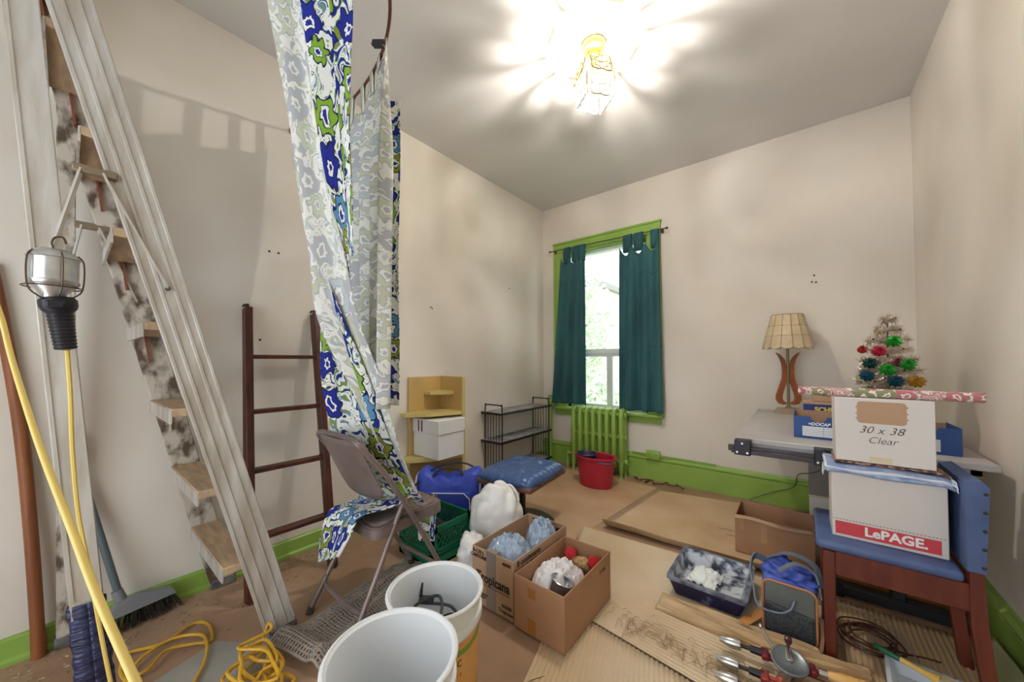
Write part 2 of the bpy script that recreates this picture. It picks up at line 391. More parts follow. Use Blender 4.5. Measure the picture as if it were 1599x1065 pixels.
# ================================================================== WINDOW SIDE OF THE ROOM
M_teal = mat('teal_velvet', '#1b474e', .75, hex2='#285c60', vscale=3, stretch=(2, 2, .5))
MATS['teal_velvet'].node_tree.nodes['Principled BSDF'].inputs['Sheen Weight'].default_value = .3
MATS['teal_velvet'].node_tree.nodes['Principled BSDF'].inputs['Sheen Tint'].default_value = lin('#8fd0d8')
M_rod = mat('bronze_rod', '#5b4a3e', .4, .6)
rod = thing('curtain_rod', 'thin dark curtain rod across the top of the green window', 'curtain rod', (-1.62, YB-.075, 2.43))
RZ0, RZ1, RYD = 2.452, 2.432, YB-.075
b = MB(); b.cyl((-2.28, RYD, RZ0), (-.985, RYD, RZ1), .006, n=8); b.build('rod', M_rod, rod)
for x, z in ((-2.29, RZ0), (-.975, RZ1)):
    b = MB(); b.ball((x, RYD, z), .013, 10, 6); b.build('finial', M_rod, rod)
for x, z in ((-2.245, RZ0), (-1.03, RZ1)):
    b = MB(); b.cyl((x, RYD, z), (x, YB-.02, z), .004, n=6); b.cyl((x, YB-.024, z-.02), (x, YB-.02, z+.02), .012, n=8); b.build('bracket', M_rod, rod)
def window_curtain(x0, x1, xb0, xb1, ztop, zbot, tabs, label, seed, sag):
    t = thing('window_curtain', label, 'curtain', ((x0+x1)/2, RYD, zbot), group='green velvet curtains at the window')
    nfold = 3
    def fn(u, v):
        w = 1-v; x = (x0+(x1-x0)*u)*(w)+(xb0+(xb1-xb0)*u)*v
        z = ztop - sag*math.sin(PI*min(1, max(0, (u*len(tabs)) % 1)))*(1-v)**3 - (ztop-zbot)*v
        z = min(z, ztop)
        y = RYD-.012-.036*math.sin(u*nfold*2*PI+seed+.8*v)*(.35+.65*v)-.012*math.sin(u*9+seed*3)*v
        y += .01*math.exp(-((v-.62)/.01)**2)
        return (x, y, z)
    b = MB(); b.grid(fn, 64, 60); b.build('panel', M_teal, t, True, .004, angle=180)
    for xa, xc in tabs:
        b = MB(); L = ztop-.012
        za = RZ0+(RZ1-RZ0)*((xa+2.28)/1.295)
        path = [(0, -.014, L-.05), (0, -.016, za-.02), (0, -.012, za+.004), (0, 0, za+.013), (0, .012, za+.004), (0, .016, za-.02), (0, .012, L-.05)]
        b.add([(x, RYD+p[1], p[2]) for p in path for x in (xa, xc)], [(2*i, 2*i+1, 2*i+3, 2*i+2) for i in range(len(path)-1)])
        b.build('hanging_tab', M_teal, t, True, .003)
    b = MB()
    for zz in (zbot+(ztop-zbot)*.36,):
        pts = [fn(i/40, 1-.36)for i in range(41)]; b.tube([(p[0], p[1]-.004, p[2]) for p in pts], .003, 5); b.build('seam', M_teal, t); b = MB()
    pts = [fn(i/40, .16)for i in range(41)]; b.tube([(p[0], p[1]-.004, p[2]) for p in pts], .003, 5)
    b.build('seam', M_teal, t)
window_curtain(-2.13, -1.83, -2.235, -1.815, 2.34, .688, [(-2.10, -2.02), (-1.99, -1.91), (-1.905, -1.835)], 'dark teal velvet curtain hanging beside the room corner', .4, .07)
window_curtain(-1.435, -1.045, -1.45, -1.015, 2.33, .672, [(-1.40, -1.31), (-1.29, -1.20), (-1.125, -1.05)], 'dark teal velvet curtain hanging above the outlet box', 2.1, .09)

# radiator: eight cast sections
rad = thing('radiator', 'green painted cast iron radiator under the window', 'radiator', (-1.66, 3.50, 0))
RX0, RPIT, RY0, RY1, RZB, RZT = -1.925, .0755, 3.425, 3.565, .10, .695
sec_mesh = None
for k in range(8):
    x = RX0+k*RPIT
    if sec_mesh is None:
        b = MB()
        loop = [(x, RY0+.02, RZB+.05), (x, RY0+.02, RZT-.07), (x, RY0+.03, RZT-.035), (x, (RY0+RY1)/2, RZT-.022), (x, RY1-.03, RZT-.035), (x, RY1-.02, RZT-.07), (x, RY1-.02, RZB+.05), (x, RY1-.035, RZB+.025), (x, (RY0+RY1)/2, RZB+.02), (x, RY0+.035, RZB+.025)]
        b.tube(loop, .0235, 10, closed=True)
        b.tube([(x, (RY0+RY1)/2, RZB+.02), (x, (RY0+RY1)/2, RZT-.03)], .021, 10)
        for zz in (RZB+.06, RZT-.07, (RZB+RZT)/2): b.cyl((x-.038, (RY0+RY1)/2, zz), (x+.038, (RY0+RY1)/2, zz), .024, n=10)
        for zz in ((RZB+RZT)/2+.02,): b.box((x-.028, RY0+.01, zz-.012), (x+.028, RY0+.03, zz+.012), .004)
        o = b.build('section', M_green, rad); sec_mesh = o
    else:
        o = sec_mesh.copy(); col.objects.link(o); o.location.x += k*RPIT
for k in (0, 7):
    for y in (RY0+.018, RY1-.018):
        b = MB(); x = RX0+k*RPIT; b.lathe([(.021, 0), (.016, .012), (.014, .04), (.022, .09), (.024, .17)], 10, T(x, y, 0)); b.build('foot', M_green, rad)
b = MB(); x = RX0+7*RPIT+.03; b.cyl((x, 3.495, .16), (x+.022, 3.495, .16), .028, .02, 8); b.build('end_plug', M_green, rad)
vl = MB(); vl.tube(smooth_path([(RX0-.02, 3.495, .155), (RX0-.07, 3.495, .155), (RX0-.10, 3.495, .14), (RX0-.105, 3.495, .10), (RX0-.105, 3.495, 0)], 5), .019, 10)
vl.cyl((RX0-.105, 3.495, .03), (RX0-.105, 3.495, .075), .028, n=8); vl.cyl((RX0-.05, 3.495, .155), (RX0-.02, 3.495, .155), .027, n=8); vl.cyl((RX0-.105, 3.495, .13), (RX0-.105, 3.495, .19), .012, n=8); vl.build('valve', M_green, rad)
pipe = thing('heating_pipe', 'green upright heating pipe with capped valve in the corner', 'pipe', (-2.297, 3.562, 0))
b = MB(); b.cyl((-2.297, 3.562, 0), (-2.297, 3.562, .70), .022, n=12); b.cyl((-2.297, 3.562, 0), (-2.297, 3.562, .012), .04, n=12); b.build('riser', M_green, pipe)
b = MB(); b.lathe([(.024, .66), (.03, .67), (.03, .70), (.02, .715), (.012, .72), (.012, .745), (.026, .75), (.026, .765), (.01, .772)], 12, T(-2.297, 3.562, 0)); b.build('valve_cap', M_green, pipe)
b = MB(); b.cyl((-2.297, 3.562, .665), (-2.262, 3.562, .657), .012, n=10); b.build('branch', M_green, pipe)

# outlet box on the baseboard with its painted conduit
ob = thing('outlet_box', 'green painted surface outlet box on the back baseboard', 'outlet', (-1.135, YB-.03, .19))
b = MB(); b.box((-1.20, YB-.062, .212), (-1.07, YB-.02, .292), .009, seg=2); b.build('housing', M_green, ob)
for x in (-1.168, -1.102):
    b = MB(); b.box((x-.02, YB-.066, .232), (x+.02, YB-.061, .272), .003); r_ = b.build('receptacle', M_green, ob)
    for dx in (-.008, .008):
        b = MB(); b.box((x+dx-.0015, YB-.0675, .247), (x+dx+.0015, YB-.0655, .262)); b.build('slot', M_dark, r_, False)
b = MB(); b.tube(smooth_path([(-1.07, YB-.04, .252), (-1.02, YB-.035, .25), (-.95, YB-.016, .245), (-.6, YB-.018, .243)], 5), .008, 7); b.tube(smooth_path([(-1.20, YB-.04, .252), (-1.24, YB-.03, .25), (-1.35, YB-.016, .244)], 5), .008, 7); b.build('conduit', M_green, ob)
rr = random.Random(2); pts = [(-1.30+.022*k+rr.uniform(-.03, .03), 3.50+rr.uniform(-.05, .06), .008+rr.uniform(0, .02)) for k in range(22)]
b = MB(); b.tube(smooth_path(pts, 5), .0045, 5); tag(b.build('tangled_twine', mat('dark_red_twine', '#4a2320', .8), None), 'dark red tangled twine lying beside the radiator foot', 'twine')

# red oval mop bucket
M_red = mat('red_plastic', '#b8283c', .35, hex2='#a82436', vscale=6)
bk = thing('mop_bucket', 'red oval plastic mop bucket before the radiator', 'bucket', (-1.52, 3.13, 0))
XB = T(-1.52, 3.13, 0)
b = MB(); b.lathe([(.001, .004), (.115, .004), (.128, .006), (.155, .262), (.170, .266), (.172, .28), (.165, .284), (.150, .276), (.122, .02), (.001, .016)], 40, XB, 1.2, .82); b.build('body', M_red, bk)
M_navy = mat('navy_plastic', '#2b2a4a', .4)
b = MB(); b.lathe([(.088, .255), (.098, .285), (.088, .295), (.08, .285), (.062, .17), (.002, .165)], 28, XB@T(-.088, .0, 0)); b.build('wringer', M_navy, bk)
for k in range(14):
    a = 2*PI*k/14; b = MB(); b.cyl((-.088+math.cos(a)*.089, math.sin(a)*.089, .286), (-.088+math.cos(a)*.07, math.sin(a)*.07, .20), .006, .004, 6); b.v = [XB@p for p in b.v]; b.build('wringer_rib', mat('grey_blue_plastic', '#6f7596', .4), bk)
b = MB(XB); b.tube(smooth_path([(.20, -.07, .272), (.215, -.10, .262), (.17, -.135, .258), (.09, -.145, .262)], 5), .005, 6); b.tube([(.2, -.07, .272), (.2, .07, .272)], .004, 6); b.build('handle', mat('bail_wire', '#5b6d80', .35, .7), bk)

# black wire shelf
ws = thing('wire_shelf', 'low black wire shelf with three grey boards by the corner', 'shelf', (-2.30, 2.97, 0))
SX0, SX1, SY0, SY1 = -2.405, -2.19, 2.567, 3.365
M_sb = mat('dusty_grey_board', '#a9a6a6', .6, hex2='#6d6a6c', vscale=9, stretch=(2, 1, 1))
for z in (.665, .395, .095):
    b = MB(); b.box((SX0-.015, SY0-.03, z), (SX1+.015, SY1+.03, z+.016), .003); b.build('board', M_sb, ws)
    b = MB(); b.box((SX1+.008, SY0-.035, z-.004), (SX1+.018, SY1+.035, z+.018)); b.box((SX0-.02, SY0-.04, z-.004), (SX1+.018, SY0-.03, z+.018)); b.build('board_edge', M_black, ws, False)
for y in (SY0, SY1):
    b = MB(); b.tube(smooth_path([(SX0, y, 0), (SX0, y, .30), (SX0, y, .72), (SX0+.015, y, .745), (SX0+.05, y, .75), (SX1-.05, y, .75), (SX1-.015, y, .745), (SX1, y, .72), (SX1, y, .30), (SX1, y, 0)], 4), .0065, 7); b.build('end_frame', M_black, ws)
    for k in range(1, 6):
        x = SX0+(SX1-SX0)*k/6; b = MB(); b.cyl((x, y, .095), (x, y, .665), .0035, n=6); b.build('wire_bar', M_black, ws)
b = MB(); rr = random.Random(4)
for z in (.683, .412):
    pass

# tan corner shelf standing against the left wall
cs = thing('corner_shelf', 'tan painted corner shelf unit standing against the white wall', 'shelf', (-2.3, 1.85, 0))
M_tan = mat('tan_shelf_paint', '#c9a96a', .55, hex2='#c0a062', vscale=4); M_tan2 = mat('olive_tan_edge', '#c9b672', .5)
CY = 2.01
b = MB(); b.box((XL+.006, 1.70, 0), (XL+.03, CY+.02, 1.045), .003); b.build('back_panel', M_tan, cs)
b = MB(); b.box((XL+.03, CY, 0), (-2.145, CY+.022, 1.045), .003); b.build('side_panel', M_tan, cs)
b = MB(); b.box((-2.149, CY-.004, 0), (-2.128, CY+.026, 1.04), .002); b.build('edge_strip', M_tan2, cs)
def corner_board(z, a, c, th=.026):
    b = MB(); x0, y1 = XL+.03, CY
    poly = [(x0, y1), (x0+a, y1), (x0+a, y1-.05), (x0+a*.72, y1-c*.62), (x0+.08, y1-c), (x0, y1-c)]
    b.prism(poly, z, z+th); return b.build('shelf_board', M_tan2, cs)
corner_board(.90, .17, .17); corner_board(.745, .27, .40); corner_board(.405, .28, .42)
fb = thing('file_box', 'white lidded cardboard file box on the tan corner shelf', 'box', (-2.27, 1.80, .431))
M_card_w = mat('white_card', '#e9e8e6', .6, hex2='#e0dfdc', vscale=3)
b = MB(); b.box((XL+.035, 1.735, .433), (-2.10, 1.995, .66), .003); b.build('body', M_card_w, fb)
b = MB(); b.box((XL+.032, 1.727, .62), (-2.092, 1.999, .725), .004); b.build('lid', M_card_w, fb)
for k, c in enumerate(('#8a3d4c', '#e9e8e6', '#3a3a52')):
    b = MB(); x = -2.335+.02*k; b.box((x, 1.7245, .63), (x+.014, 1.7285, .715)); b.build('stripe_mark', mat('stripe_'+str(k), c, .6), fb, False)

# swivel ottoman with a tufted blue cushion
ot = thing('ottoman', 'blue tufted vinyl ottoman on a black pedestal foot', 'ottoman', (-1.66, 2.12, 0))
M_vin = mat('blue_vinyl', '#3d5a8c', .28, bump=.35, bscale=26, stretch=(1, 2.5, 1)); XO = T(-1.575, 2.07, 0)@RZ(.10)
def oc(u, v):
    x, y = (u-.5)*2, (v-.5)*2
    k = max(abs(x), abs(y)); sx = x*.225; sy = y*.27
    r = 1-.08*(abs(x)*abs(y))**2
    e = (1-abs(x)**6)*(1-abs(y)**6)
    z = .365+.062*max(0, e)**.5
    for bx in (-.45, .45):
        for by in (-.45, .45): z -= .022*math.exp(-((x-bx)**2+(y-by)**2)/.02)
    z -= .018*math.exp(-(x/.04)**2)*.5+.018*math.exp(-(y/.04)**2)*.5
    z += .004*math.sin(30*x*(1 if abs(y) > abs(x) else 0)+30*y*(0 if abs(y) > abs(x) else 1))*k**3
    return XO@Vector((sx*r, sy*r, z))
b = MB(); b.grid(oc, 48, 48); b.build('cushion', M_vin, ot, True, .012, angle=180)
b = MB(XO); b.box((-.22, -.265, .33), (.22, .265, .372), .014, seg=2); b.build('seat_shell', mat('brown_shell', '#6d4a44', .5), ot)
b = MB(XO); b.cyl((0, 0, .05), (0, 0, .335), .022, n=12); b.cyl((0, 0, .3), (0, 0, .335), .06, .09, 14); b.build('stem', M_black, ot)
b = MB(XO); b.lathe([(.20, 0), (.225, .006), (.23, .022), (.215, .032), (.06, .06), (.025, .075)], 32); b.build('base', mat('black_base', '#20222a', .35), ot)

# blue sports bag
bb = thing('duffel_bag', 'bright blue sports bag with white piping by the ottoman', 'bag', (-1.93, 1.86, 0))
XD = T(-2.01, 1.775, .0)@RZ(.62)@Matrix.Diagonal((1.12, 1.0, 1.18, 1)); M_blue = mat('blue_nylon', '#2f44b4', .5, hex2='#3a55c8', vscale=9, bump=.3, bscale=14)
def dbag(u, v):
    a = 2*PI*u; t = (v-.5)*2
    cx, cz = math.cos(a), math.sin(a); e = (1-abs(t)**8)**.5
    y = (abs(cx)**.55)*(1 if cx > 0 else -1)*.115; z = (abs(cz)**.6)*(1 if cz > 0 else -1)*.155
    s_ = .35+.65*e
    w = .012*nz((t*3, cx*2, cz*2), 1, 3)
    top = .03*math.cos(t*PI)*(-1 if cz > .6 else 0)
    return XD@Vector((t*.215, y*s_*(1+w*4), .165+z*s_+top+w))
b = MB(); b.grid(dbag, 36, 28)
b.build('body', M_blue, bb, True, angle=180)
M_wp = mat('white_piping', '#cfd6ea', .5)
for t in (-.205, .205):
    b = MB(XD); b.tube([( t, math.copysign(abs(math.cos(a))**.55, math.cos(a))*.10, .165+math.copysign(abs(math.sin(a))**.6, math.sin(a))*.138) for a in [2*PI*k/28 for k in range(28)]], .0045, 6, closed=True); b.build('piping', M_wp, bb)
b = MB(XD); b.box((-.13, -.13, .04), (.15, -.108, .22), .01, seg=2); b.build('end_pocket', M_blue, bb)
b = MB(XD); b.tube([(-.125, -.134, .05), (-.125, -.134, .17), (-.09, -.134, .215), (.11, -.134, .215), (.145, -.134, .18), (.145, -.134, .05)], .004, 6); b.build('pocket_piping', M_wp, bb)
b = MB(XD); b.cyl((.165, -.112, .15), (.165, -.125, .15), .042, n=20); b.build('patch', mat('brown_leather', '#5a2b2a', .5), bb)
b = MB(XD); b.tube(smooth_path([(-.10, -.08, .30), (-.05, -.05, .335), (.05, -.04, .335), (.10, -.07, .30)], 6), 0, flat=(.012, .002)); b.tube(smooth_path([(-.21, -.10, .10), (-.235, -.12, .18), (-.19, -.09, .27), (-.08, 0, .34), (.08, .05, .35), (.20, .03, .30)], 6), 0, flat=(.012, .002)); b.build('strap', mat('dark_webbing', '#23263c', .7), bb)
b = MB(XD); b.tube(smooth_path([(-.2, 0, .298), (0, 0, .268), (.2, 0, .298)], 6), .006, 6); b.build('zip', M_black, bb)

# ================================================================== LADDERS AND THE LEFT WALL
def beam(b, p0, p1, t, w, bev=.003):
    """rectangular bar from p0 to p1: t = thickness along world X, w = width across"""
    p0, p1 = Vector(p0), Vector(p1); z = (p1-p0).normalized(); x = Vector((1, 0, 0)); x = (x-z*x.dot(z)).normalized(); y = z.cross(x)
    M = Matrix(((x.x, y.x, z.x, p0.x), (x.y, y.y, z.y, p0.y), (x.z, y.z, z.z, p0.z), (0, 0, 0, 1)))
    b.box((-t/2, -w/2, 0), (t/2, w/2, (p1-p0).length), bev, M); return M
M_alu = mat('worn_aluminium', '#d6d3cd', .42, .35, hex2='#b9b0a2', vscale=7, stretch=(3, 3, .5), bump=.05)
M_alud = mat('paint_spotted_aluminium', '#c9c0b2', .6, .1, hex2='#5f4f40', vscale=20, stretch=(1, 1, .6), contrast=(.44, .62))
M_tread = mat('worn_tread', '#c9ab85', .7, hex2='#a89078', vscale=9, stretch=(1, 5, 1))
M_rust = mat('red_brown_edge', '#8c4a38', .7)
FN = lambda z: Vector((-1.75-.04*z, .60-.26*z, z)); FF = lambda z: Vector((-2.385+.045*z, .535-.238*z, z))
RN = lambda z: Vector((-1.80-.025*z, .085-.083*z, z)); RF = lambda z: Vector((-2.395+.045*z, .014-.014*z, z))
sl = thing('stepladder', 'tall worn aluminium stepladder opened beside the white wall', 'ladder', (-2.1, .3, 0))
TOP = 2.84
b = MB(); Mx = beam(b, FN(.004), FN(TOP), .03, .108)
for w in (-.05, -.018, .02, .05): b.box((.015, w-.006, .05), (.020, w+.006, 2.86), .002, Mx)
b.build('front_rail', M_alu, sl)
b = MB(); beam(b, FF(.004), FF(TOP), .028, .10); b.build('front_rail', M_alud, sl)
b = MB(); Mx = beam(b, RN(.36), RN(TOP), .03, .072)
b.box((.015, -.034, .06), (.019, -.024, 2.45), .001, Mx); b.build('rear_leg', M_alu, sl)
b = MB(); beam(b, RF(.004), RF(TOP), .028, .05); b.build('rear_leg', M_alud, sl)
M_tape = mat('navy_plastic_wrap', '#1c1f3c', .22, hex2='#30385e', vscale=12, stretch=(1, 1, 4), bump=.8, bscale=22)
def wrapfn(u, v):
    z = .004+.40*v; c = RN(z); a = 2*PI*u; r = 1+.16*nz((math.cos(a)*2, math.sin(a)*2, z*26), 1, 2)+(.35*(1-v*4) if v < .25 else 0)
    return c+Vector((math.cos(a)*.022*r, math.sin(a)*.040*r, 0))
b = MB(); b.grid(wrapfn, 28, 46); b.build('plastic_wrapping', M_tape, sl, True, .003, angle=180)
for k in range(8):
    z = .36+.32*k; a, c = FF(z), FN(z); b = MB()
    b.box((a.x+.014, a.y-.055, z-.03), (c.x-.015, a.y+.05, z), .003, m=None)
    st = b.build('step', M_tread, sl)
    b = MB(); b.box((a.x+.014, a.y-.057, z-.055), (c.x-.015, a.y-.051, z-.004)); b.box((a.x+.014, a.y+.048, z-.055), (c.x-.015, a.y+.054, z-.002)); b.build('step_lip', M_alu, st, False)
    b = MB(); b.tube([(a.x+.016, a.y, z-.03), (a.x+.016, a.y+.015, z-.15)], 0, flat=(.012, .003)); b.build('step_brace', M_rust if k > 2 else M_alud, st)
b = MB(); b.box((-2.30, -.26, TOP), (-1.83, .02, TOP+.05), .01); b.build('top_cap', M_alu, sl)
for side, Fr, Rr, hy in ((0, FN, RN, .055), (1, FF, RF, .065)):
    zf = 1.44; hz = 1.80 if side == 0 else 1.74
    f0 = Fr(zf); r0 = Rr(1.50); sg = .022 if side == 0 else .02
    xh = (f0.x+r0.x)/2+sg; H_ = Vector((xh, hy, hz))
    b = MB(); b.tube([f0+Vector((sg, 0, 0)), H_+Vector((0, .012, 0))], 0, flat=(.013, .003)); b.build('spreader_arm', M_alu, sl)
    b = MB(); b.tube([r0+Vector((sg, 0, 0)), H_+Vector((0, -.035, 0))], 0, flat=(.013, .003)); b.build('spreader_arm', M_alu, sl)
    b = MB(); b.box((xh-.012, hy-.055, hz-.012), (xh+.012, hy+.045, hz+.014), .004); b.build('spreader_hinge', mat('worn_brown_steel', '#8d7c66', .5, .4), sl)
    for q in (f0, r0):
        b = MB(); b.cyl(q+Vector((sg, 0, 0)), q+Vector((sg+.01, 0, 0)), .008, n=10); b.build('rivet', mat('rivet_grey', '#6c665c', .4, .6), sl)
for q in (FN(0), FF(0), RF(0)):
    b = MB(); d_ = .03 if q == RF(0) else .055; b.box((q.x-.02, q.y-d_, .0), (q.x+.02, q.y+d_*.9, .05), .006); b.build('rubber_foot', mat('grey_rubber', '#77756f', .7, hex2='#4f4d4a', vscale=20), sl)

# caged work lamp hanging on the rear leg
tl = thing('work_lamp', 'silver caged work lamp with black handle hung on the stepladder', 'lamp', (-1.64, -.02, 1.22))
M_sil = mat('dull_silver', '#d9d9d7', .28, .75, hex2='#b4b3af', vscale=14)
XT = T(-1.655, -.028, 0)
b = MB(); b.lathe([(.020, 1.345), (.026, 1.37), (.048, 1.395), (.051, 1.405), (.048, 1.407), (.048, 1.468), (.051, 1.471), (.048, 1.480), (.030, 1.495), (.001, 1.499)], 28, XT); b.build('reflector', M_sil, tl)
b = MB(XT); b.tube(smooth_path([(0, 0, 1.497), (0, -.004, 1.515), (0, .002, 1.532), (0, .016, 1.535), (0, .022, 1.518)], 5), .0025, 6); b.build('hook', M_rod, tl)
b = MB(XT)
for a in (-.9, .3, 1.4): b.tube(smooth_path([(.024*math.cos(a), .024*math.sin(a), 1.355), (.048*math.cos(a), .050*math.sin(a), 1.375), (.054*math.cos(a), .057*math.sin(a), 1.41), (.054*math.cos(a), .056*math.sin(a), 1.465), (.042*math.cos(a), .045*math.sin(a), 1.485)], 4), .002, 5)
b.tube([(.054*math.cos(a), .055*math.sin(a), 1.388) for a in [2*PI*k/20 for k in range(20)]], .002, 5, closed=True); b.build('wire_cage', M_rod, tl)
b = MB(XT@T(.0, .008, 0)@T(0, 0, 1.36)@RX(.12)@T(0, 0, -1.36)); zz = [1.21, 1.216, 1.24, 1.27, 1.30, 1.318, 1.335, 1.352, 1.362]
prof = []
for i in range(22):
    z = 1.212+i*.005; prof.append((.0205+.0025*(i % 2)+.0002*i, z))
prof += [(.034, 1.325), (.037, 1.335), (.037, 1.352), (.03, 1.36), (.001, 1.362)]
b.lathe([(.001, 1.208)]+prof, 20); b.build('handle', mat('black_rubber_grip', '#1a1820', .4), tl)
b = MB(); b.box((-1.632, -.040, 1.325), (-1.610, -.005, 1.350), .004); b.build('switch', mat('black_rubber_grip', '#1a1820', .4), tl)
M_ycord = mat('yellow_cord', '#d9a92f', .45, hex2='#c4942a', vscale=12)
M_ycordp = mat('pale_yellow_cord', '#e2c66a', .45)
b = MB(); b.tube(smooth_path([(-1.655, .0, 1.213), (-1.665, .008, 1.08), (-1.68, .014, .921), (-1.70, .028, .724), (-1.70, .052, .544), (-1.70, .09, .25), (-1.70, .12, .06), (-1.72, .15, .02)], 8), .0052, 7); b.build('lamp_cord', M_ycordp, tl)
b = MB(); b.tube(smooth_path([(-.95, -.22, 1.36), (-.85, -.09, 1.31), (-.779, -.065, 1.275), (-.73, -.05, 1.233), (-.685, -.038, 1.177), (-.564, -.016, 1.101), (-.446, .004, 1.047), (-.385, .015, 1.016), (-.32, .03, .978), (-.268, .047, .932), (-.22, .06, .80), (-.2, .02, .5), (-.25, -.1, .1), (-.4, -.3, .012), (-.9, -.4, .012)], 8), .0025, 10)
tag(b.build('extension_cord', M_ycordp), 'yellow extension cord stretched taut past the work lamp', 'cord')

# wooden pole leaning on the wall
b = MB(); pth = smooth_path([(-2.385, -.052, .0), (-2.40, -.08, .5), (-2.418, -.12, 1.0), (-2.42, -.19, 1.56)], 6); b.tube(pth, [.021, .021]+[.0195]*(len(pth)-4)+[.018, .016], 12)
tag(b.build('wooden_pole', mat('orange_brown_wood', '#96592f', .5, hex2='#7c4726', vscale=4, stretch=(8, 8, .6))), 'orange brown wooden pole leaning in front of the green baseboard', 'pole')
# broom
br = thing('broom', 'grey push broom with dark bristles against the left baseboard', 'broom', (-2.36, .24, 0))
M_gr = mat('broom_grey', '#7e7f82', .5); M_gh = mat('broom_handle_grey', '#5b676b', .4)
b = MB(); b.cyl((-2.355, .165, .12), (-2.415, .01, .86), .0135, n=12); b.build('handle', M_gh, br)
XBm = T(-2.345, .225, 0)@RZ(PI/2+.18)
b = MB(XBm); b.add([(-.115, -.03, .075), (.115, -.03, .075), (.115, .028, .075), (-.115, .028, .075), (-.10, -.022, .10), (.105, -.022, .10), (.105, .02, .10), (-.10, .02, .10), (-.075, -.012, .125), (-.01, -.012, .135), (-.01, .012, .135), (-.075, .012, .125)],
  [(0, 3, 2, 1), (0, 1, 5, 4), (1, 2, 6, 5), (2, 3, 7, 6), (3, 0, 4, 7), (4, 5, 9, 8), (5, 6, 10, 9), (6, 7, 11, 10), (7, 4, 8, 11), (8, 9, 10, 11)]); b.build('head', M_gr, br, False)
b = MB(); b.cyl((-2.352, .172, .10), (-2.36, .152, .17), .022, .018, 12); b.build('socket', M_gr, br)
b = MB(XBm); rr = random.Random(8)
for k in range(260):
    x = rr.uniform(-.11, .11); y = rr.uniform(-.027, .027); e = (x*1.25+rr.uniform(-.01, .01), y*1.5-.008, .004+rr.uniform(0, .006)); b.tube([(x, y, .078), e], .0014, 3, cap=False)
tag(b.build('bristles', mat('dark_bristle', '#2f2c28', .8), br, False), kind='stuff')

# dark wooden ladder leaning on the wall
wl = thing('wooden_ladder', 'short dark red-brown wooden ladder section leaning on the wall', 'ladder', (-2.25, .8, 0))
M_mah = mat('dark_red_wood', '#5a2a1c', .45, hex2='#3c1a12', vscale=5, stretch=(6, 6, .7))
LB = lambda z: Vector((-2.10-.208*z, .575+.037*z, z)); RB = lambda z: Vector((-2.10-.208*z, .97+.010*z, z))
for Q in (LB, RB):
    b = MB(); beam(b, Q(.003), Q(1.475), .062, .036, .004); r_ = b.build('side_rail', M_mah, wl)
    b = MB(); q = Q(1.475); b.tube(smooth_path([q+Vector((.0, 0, -.05)), q+Vector((-.006, 0, .012)), q+Vector((-.022, -.004, .022)), q+Vector((-.034, -.01, .008))], 4), 0, flat=(.010, .002)); b.build('hook', M_black, r_)
for z in (.28, .605, .905, 1.20):
    a, c = LB(z), RB(z); b = MB(); b.box((a.x-.03, a.y+.017, z-.011), (a.x+.026, c.y-.017, z+.011), .003, seg=1); b.build('rung', M_mah, wl)

# ================================================================== HOOP CURTAIN
HZ, HCX, HCY, HA, HB = 2.6, -1.916, .539, .829, .414
hp = thing('curtain_hoop', 'oval brown curtain hoop fixed to the wall above the chair', 'curtain hoop', (-1.9, .54, 2.6))
M_hoop = mat('brown_hoop', '#6e4538', .45, .4)
t0 = math.acos(-.62); path = [(HCX+HA*math.cos(t), HCY+HB*math.sin(t), HZ) for t in [-1.35+(t0+1.35)*k/60 for k in range(61)]]
b = MB(); b.tube(path, .007, 8); b.build('rail', M_hoop, hp)
b = MB(); b.cyl(path[0], (path[0][0], path[0][1], HC), .005, n=8); b.cyl((path[0][0], path[0][1], HC-.01), (path[0][0], path[0][1], HC), .025, n=12); b.build('ceiling_rod', M_hoop, hp)
for p in (path[-1],):
    b = MB(); b.cyl((XL, p[1], HZ), (XL+.012, p[1], HZ), .025, n=12); b.build('flange', M_hoop, hp)
hx, hy = HCX+HA*math.cos(.95), HCY+HB*math.sin(.95)
b = MB(); b.tube([(hx, hy, HZ), (hx-.06, hy-.02, HZ+.02)], 0, flat=(.012, .012)); b.build('clamp', M_black, hp)
cols = ('#2f3aa0', '#8cb43c', '#3f74a8', '#a9742c')
M_fl = floral('printed_cotton', 7.0, '#f0f0ec', ('#2b3597', '#86b03a', '#5f93b8', '#8f9a3c'), '#26304f', petals=6, fr=.36, cloth=True)
M_flb = floral('printed_cotton_reverse', 7.0, '#f0f0ec', ('#6f7c9a', '#a9bf8f', '#8fa6b8', '#a3a878'), '#6f7886', fade=.50, fadec='#e8e6de', petals=6, fr=.36, cloth=True)
M_fls = M_flb
hc = thing('hoop_curtain', 'floral print curtain hanging from the oval hoop onto the folding chair', 'curtain', (-1.5, .8, .2))
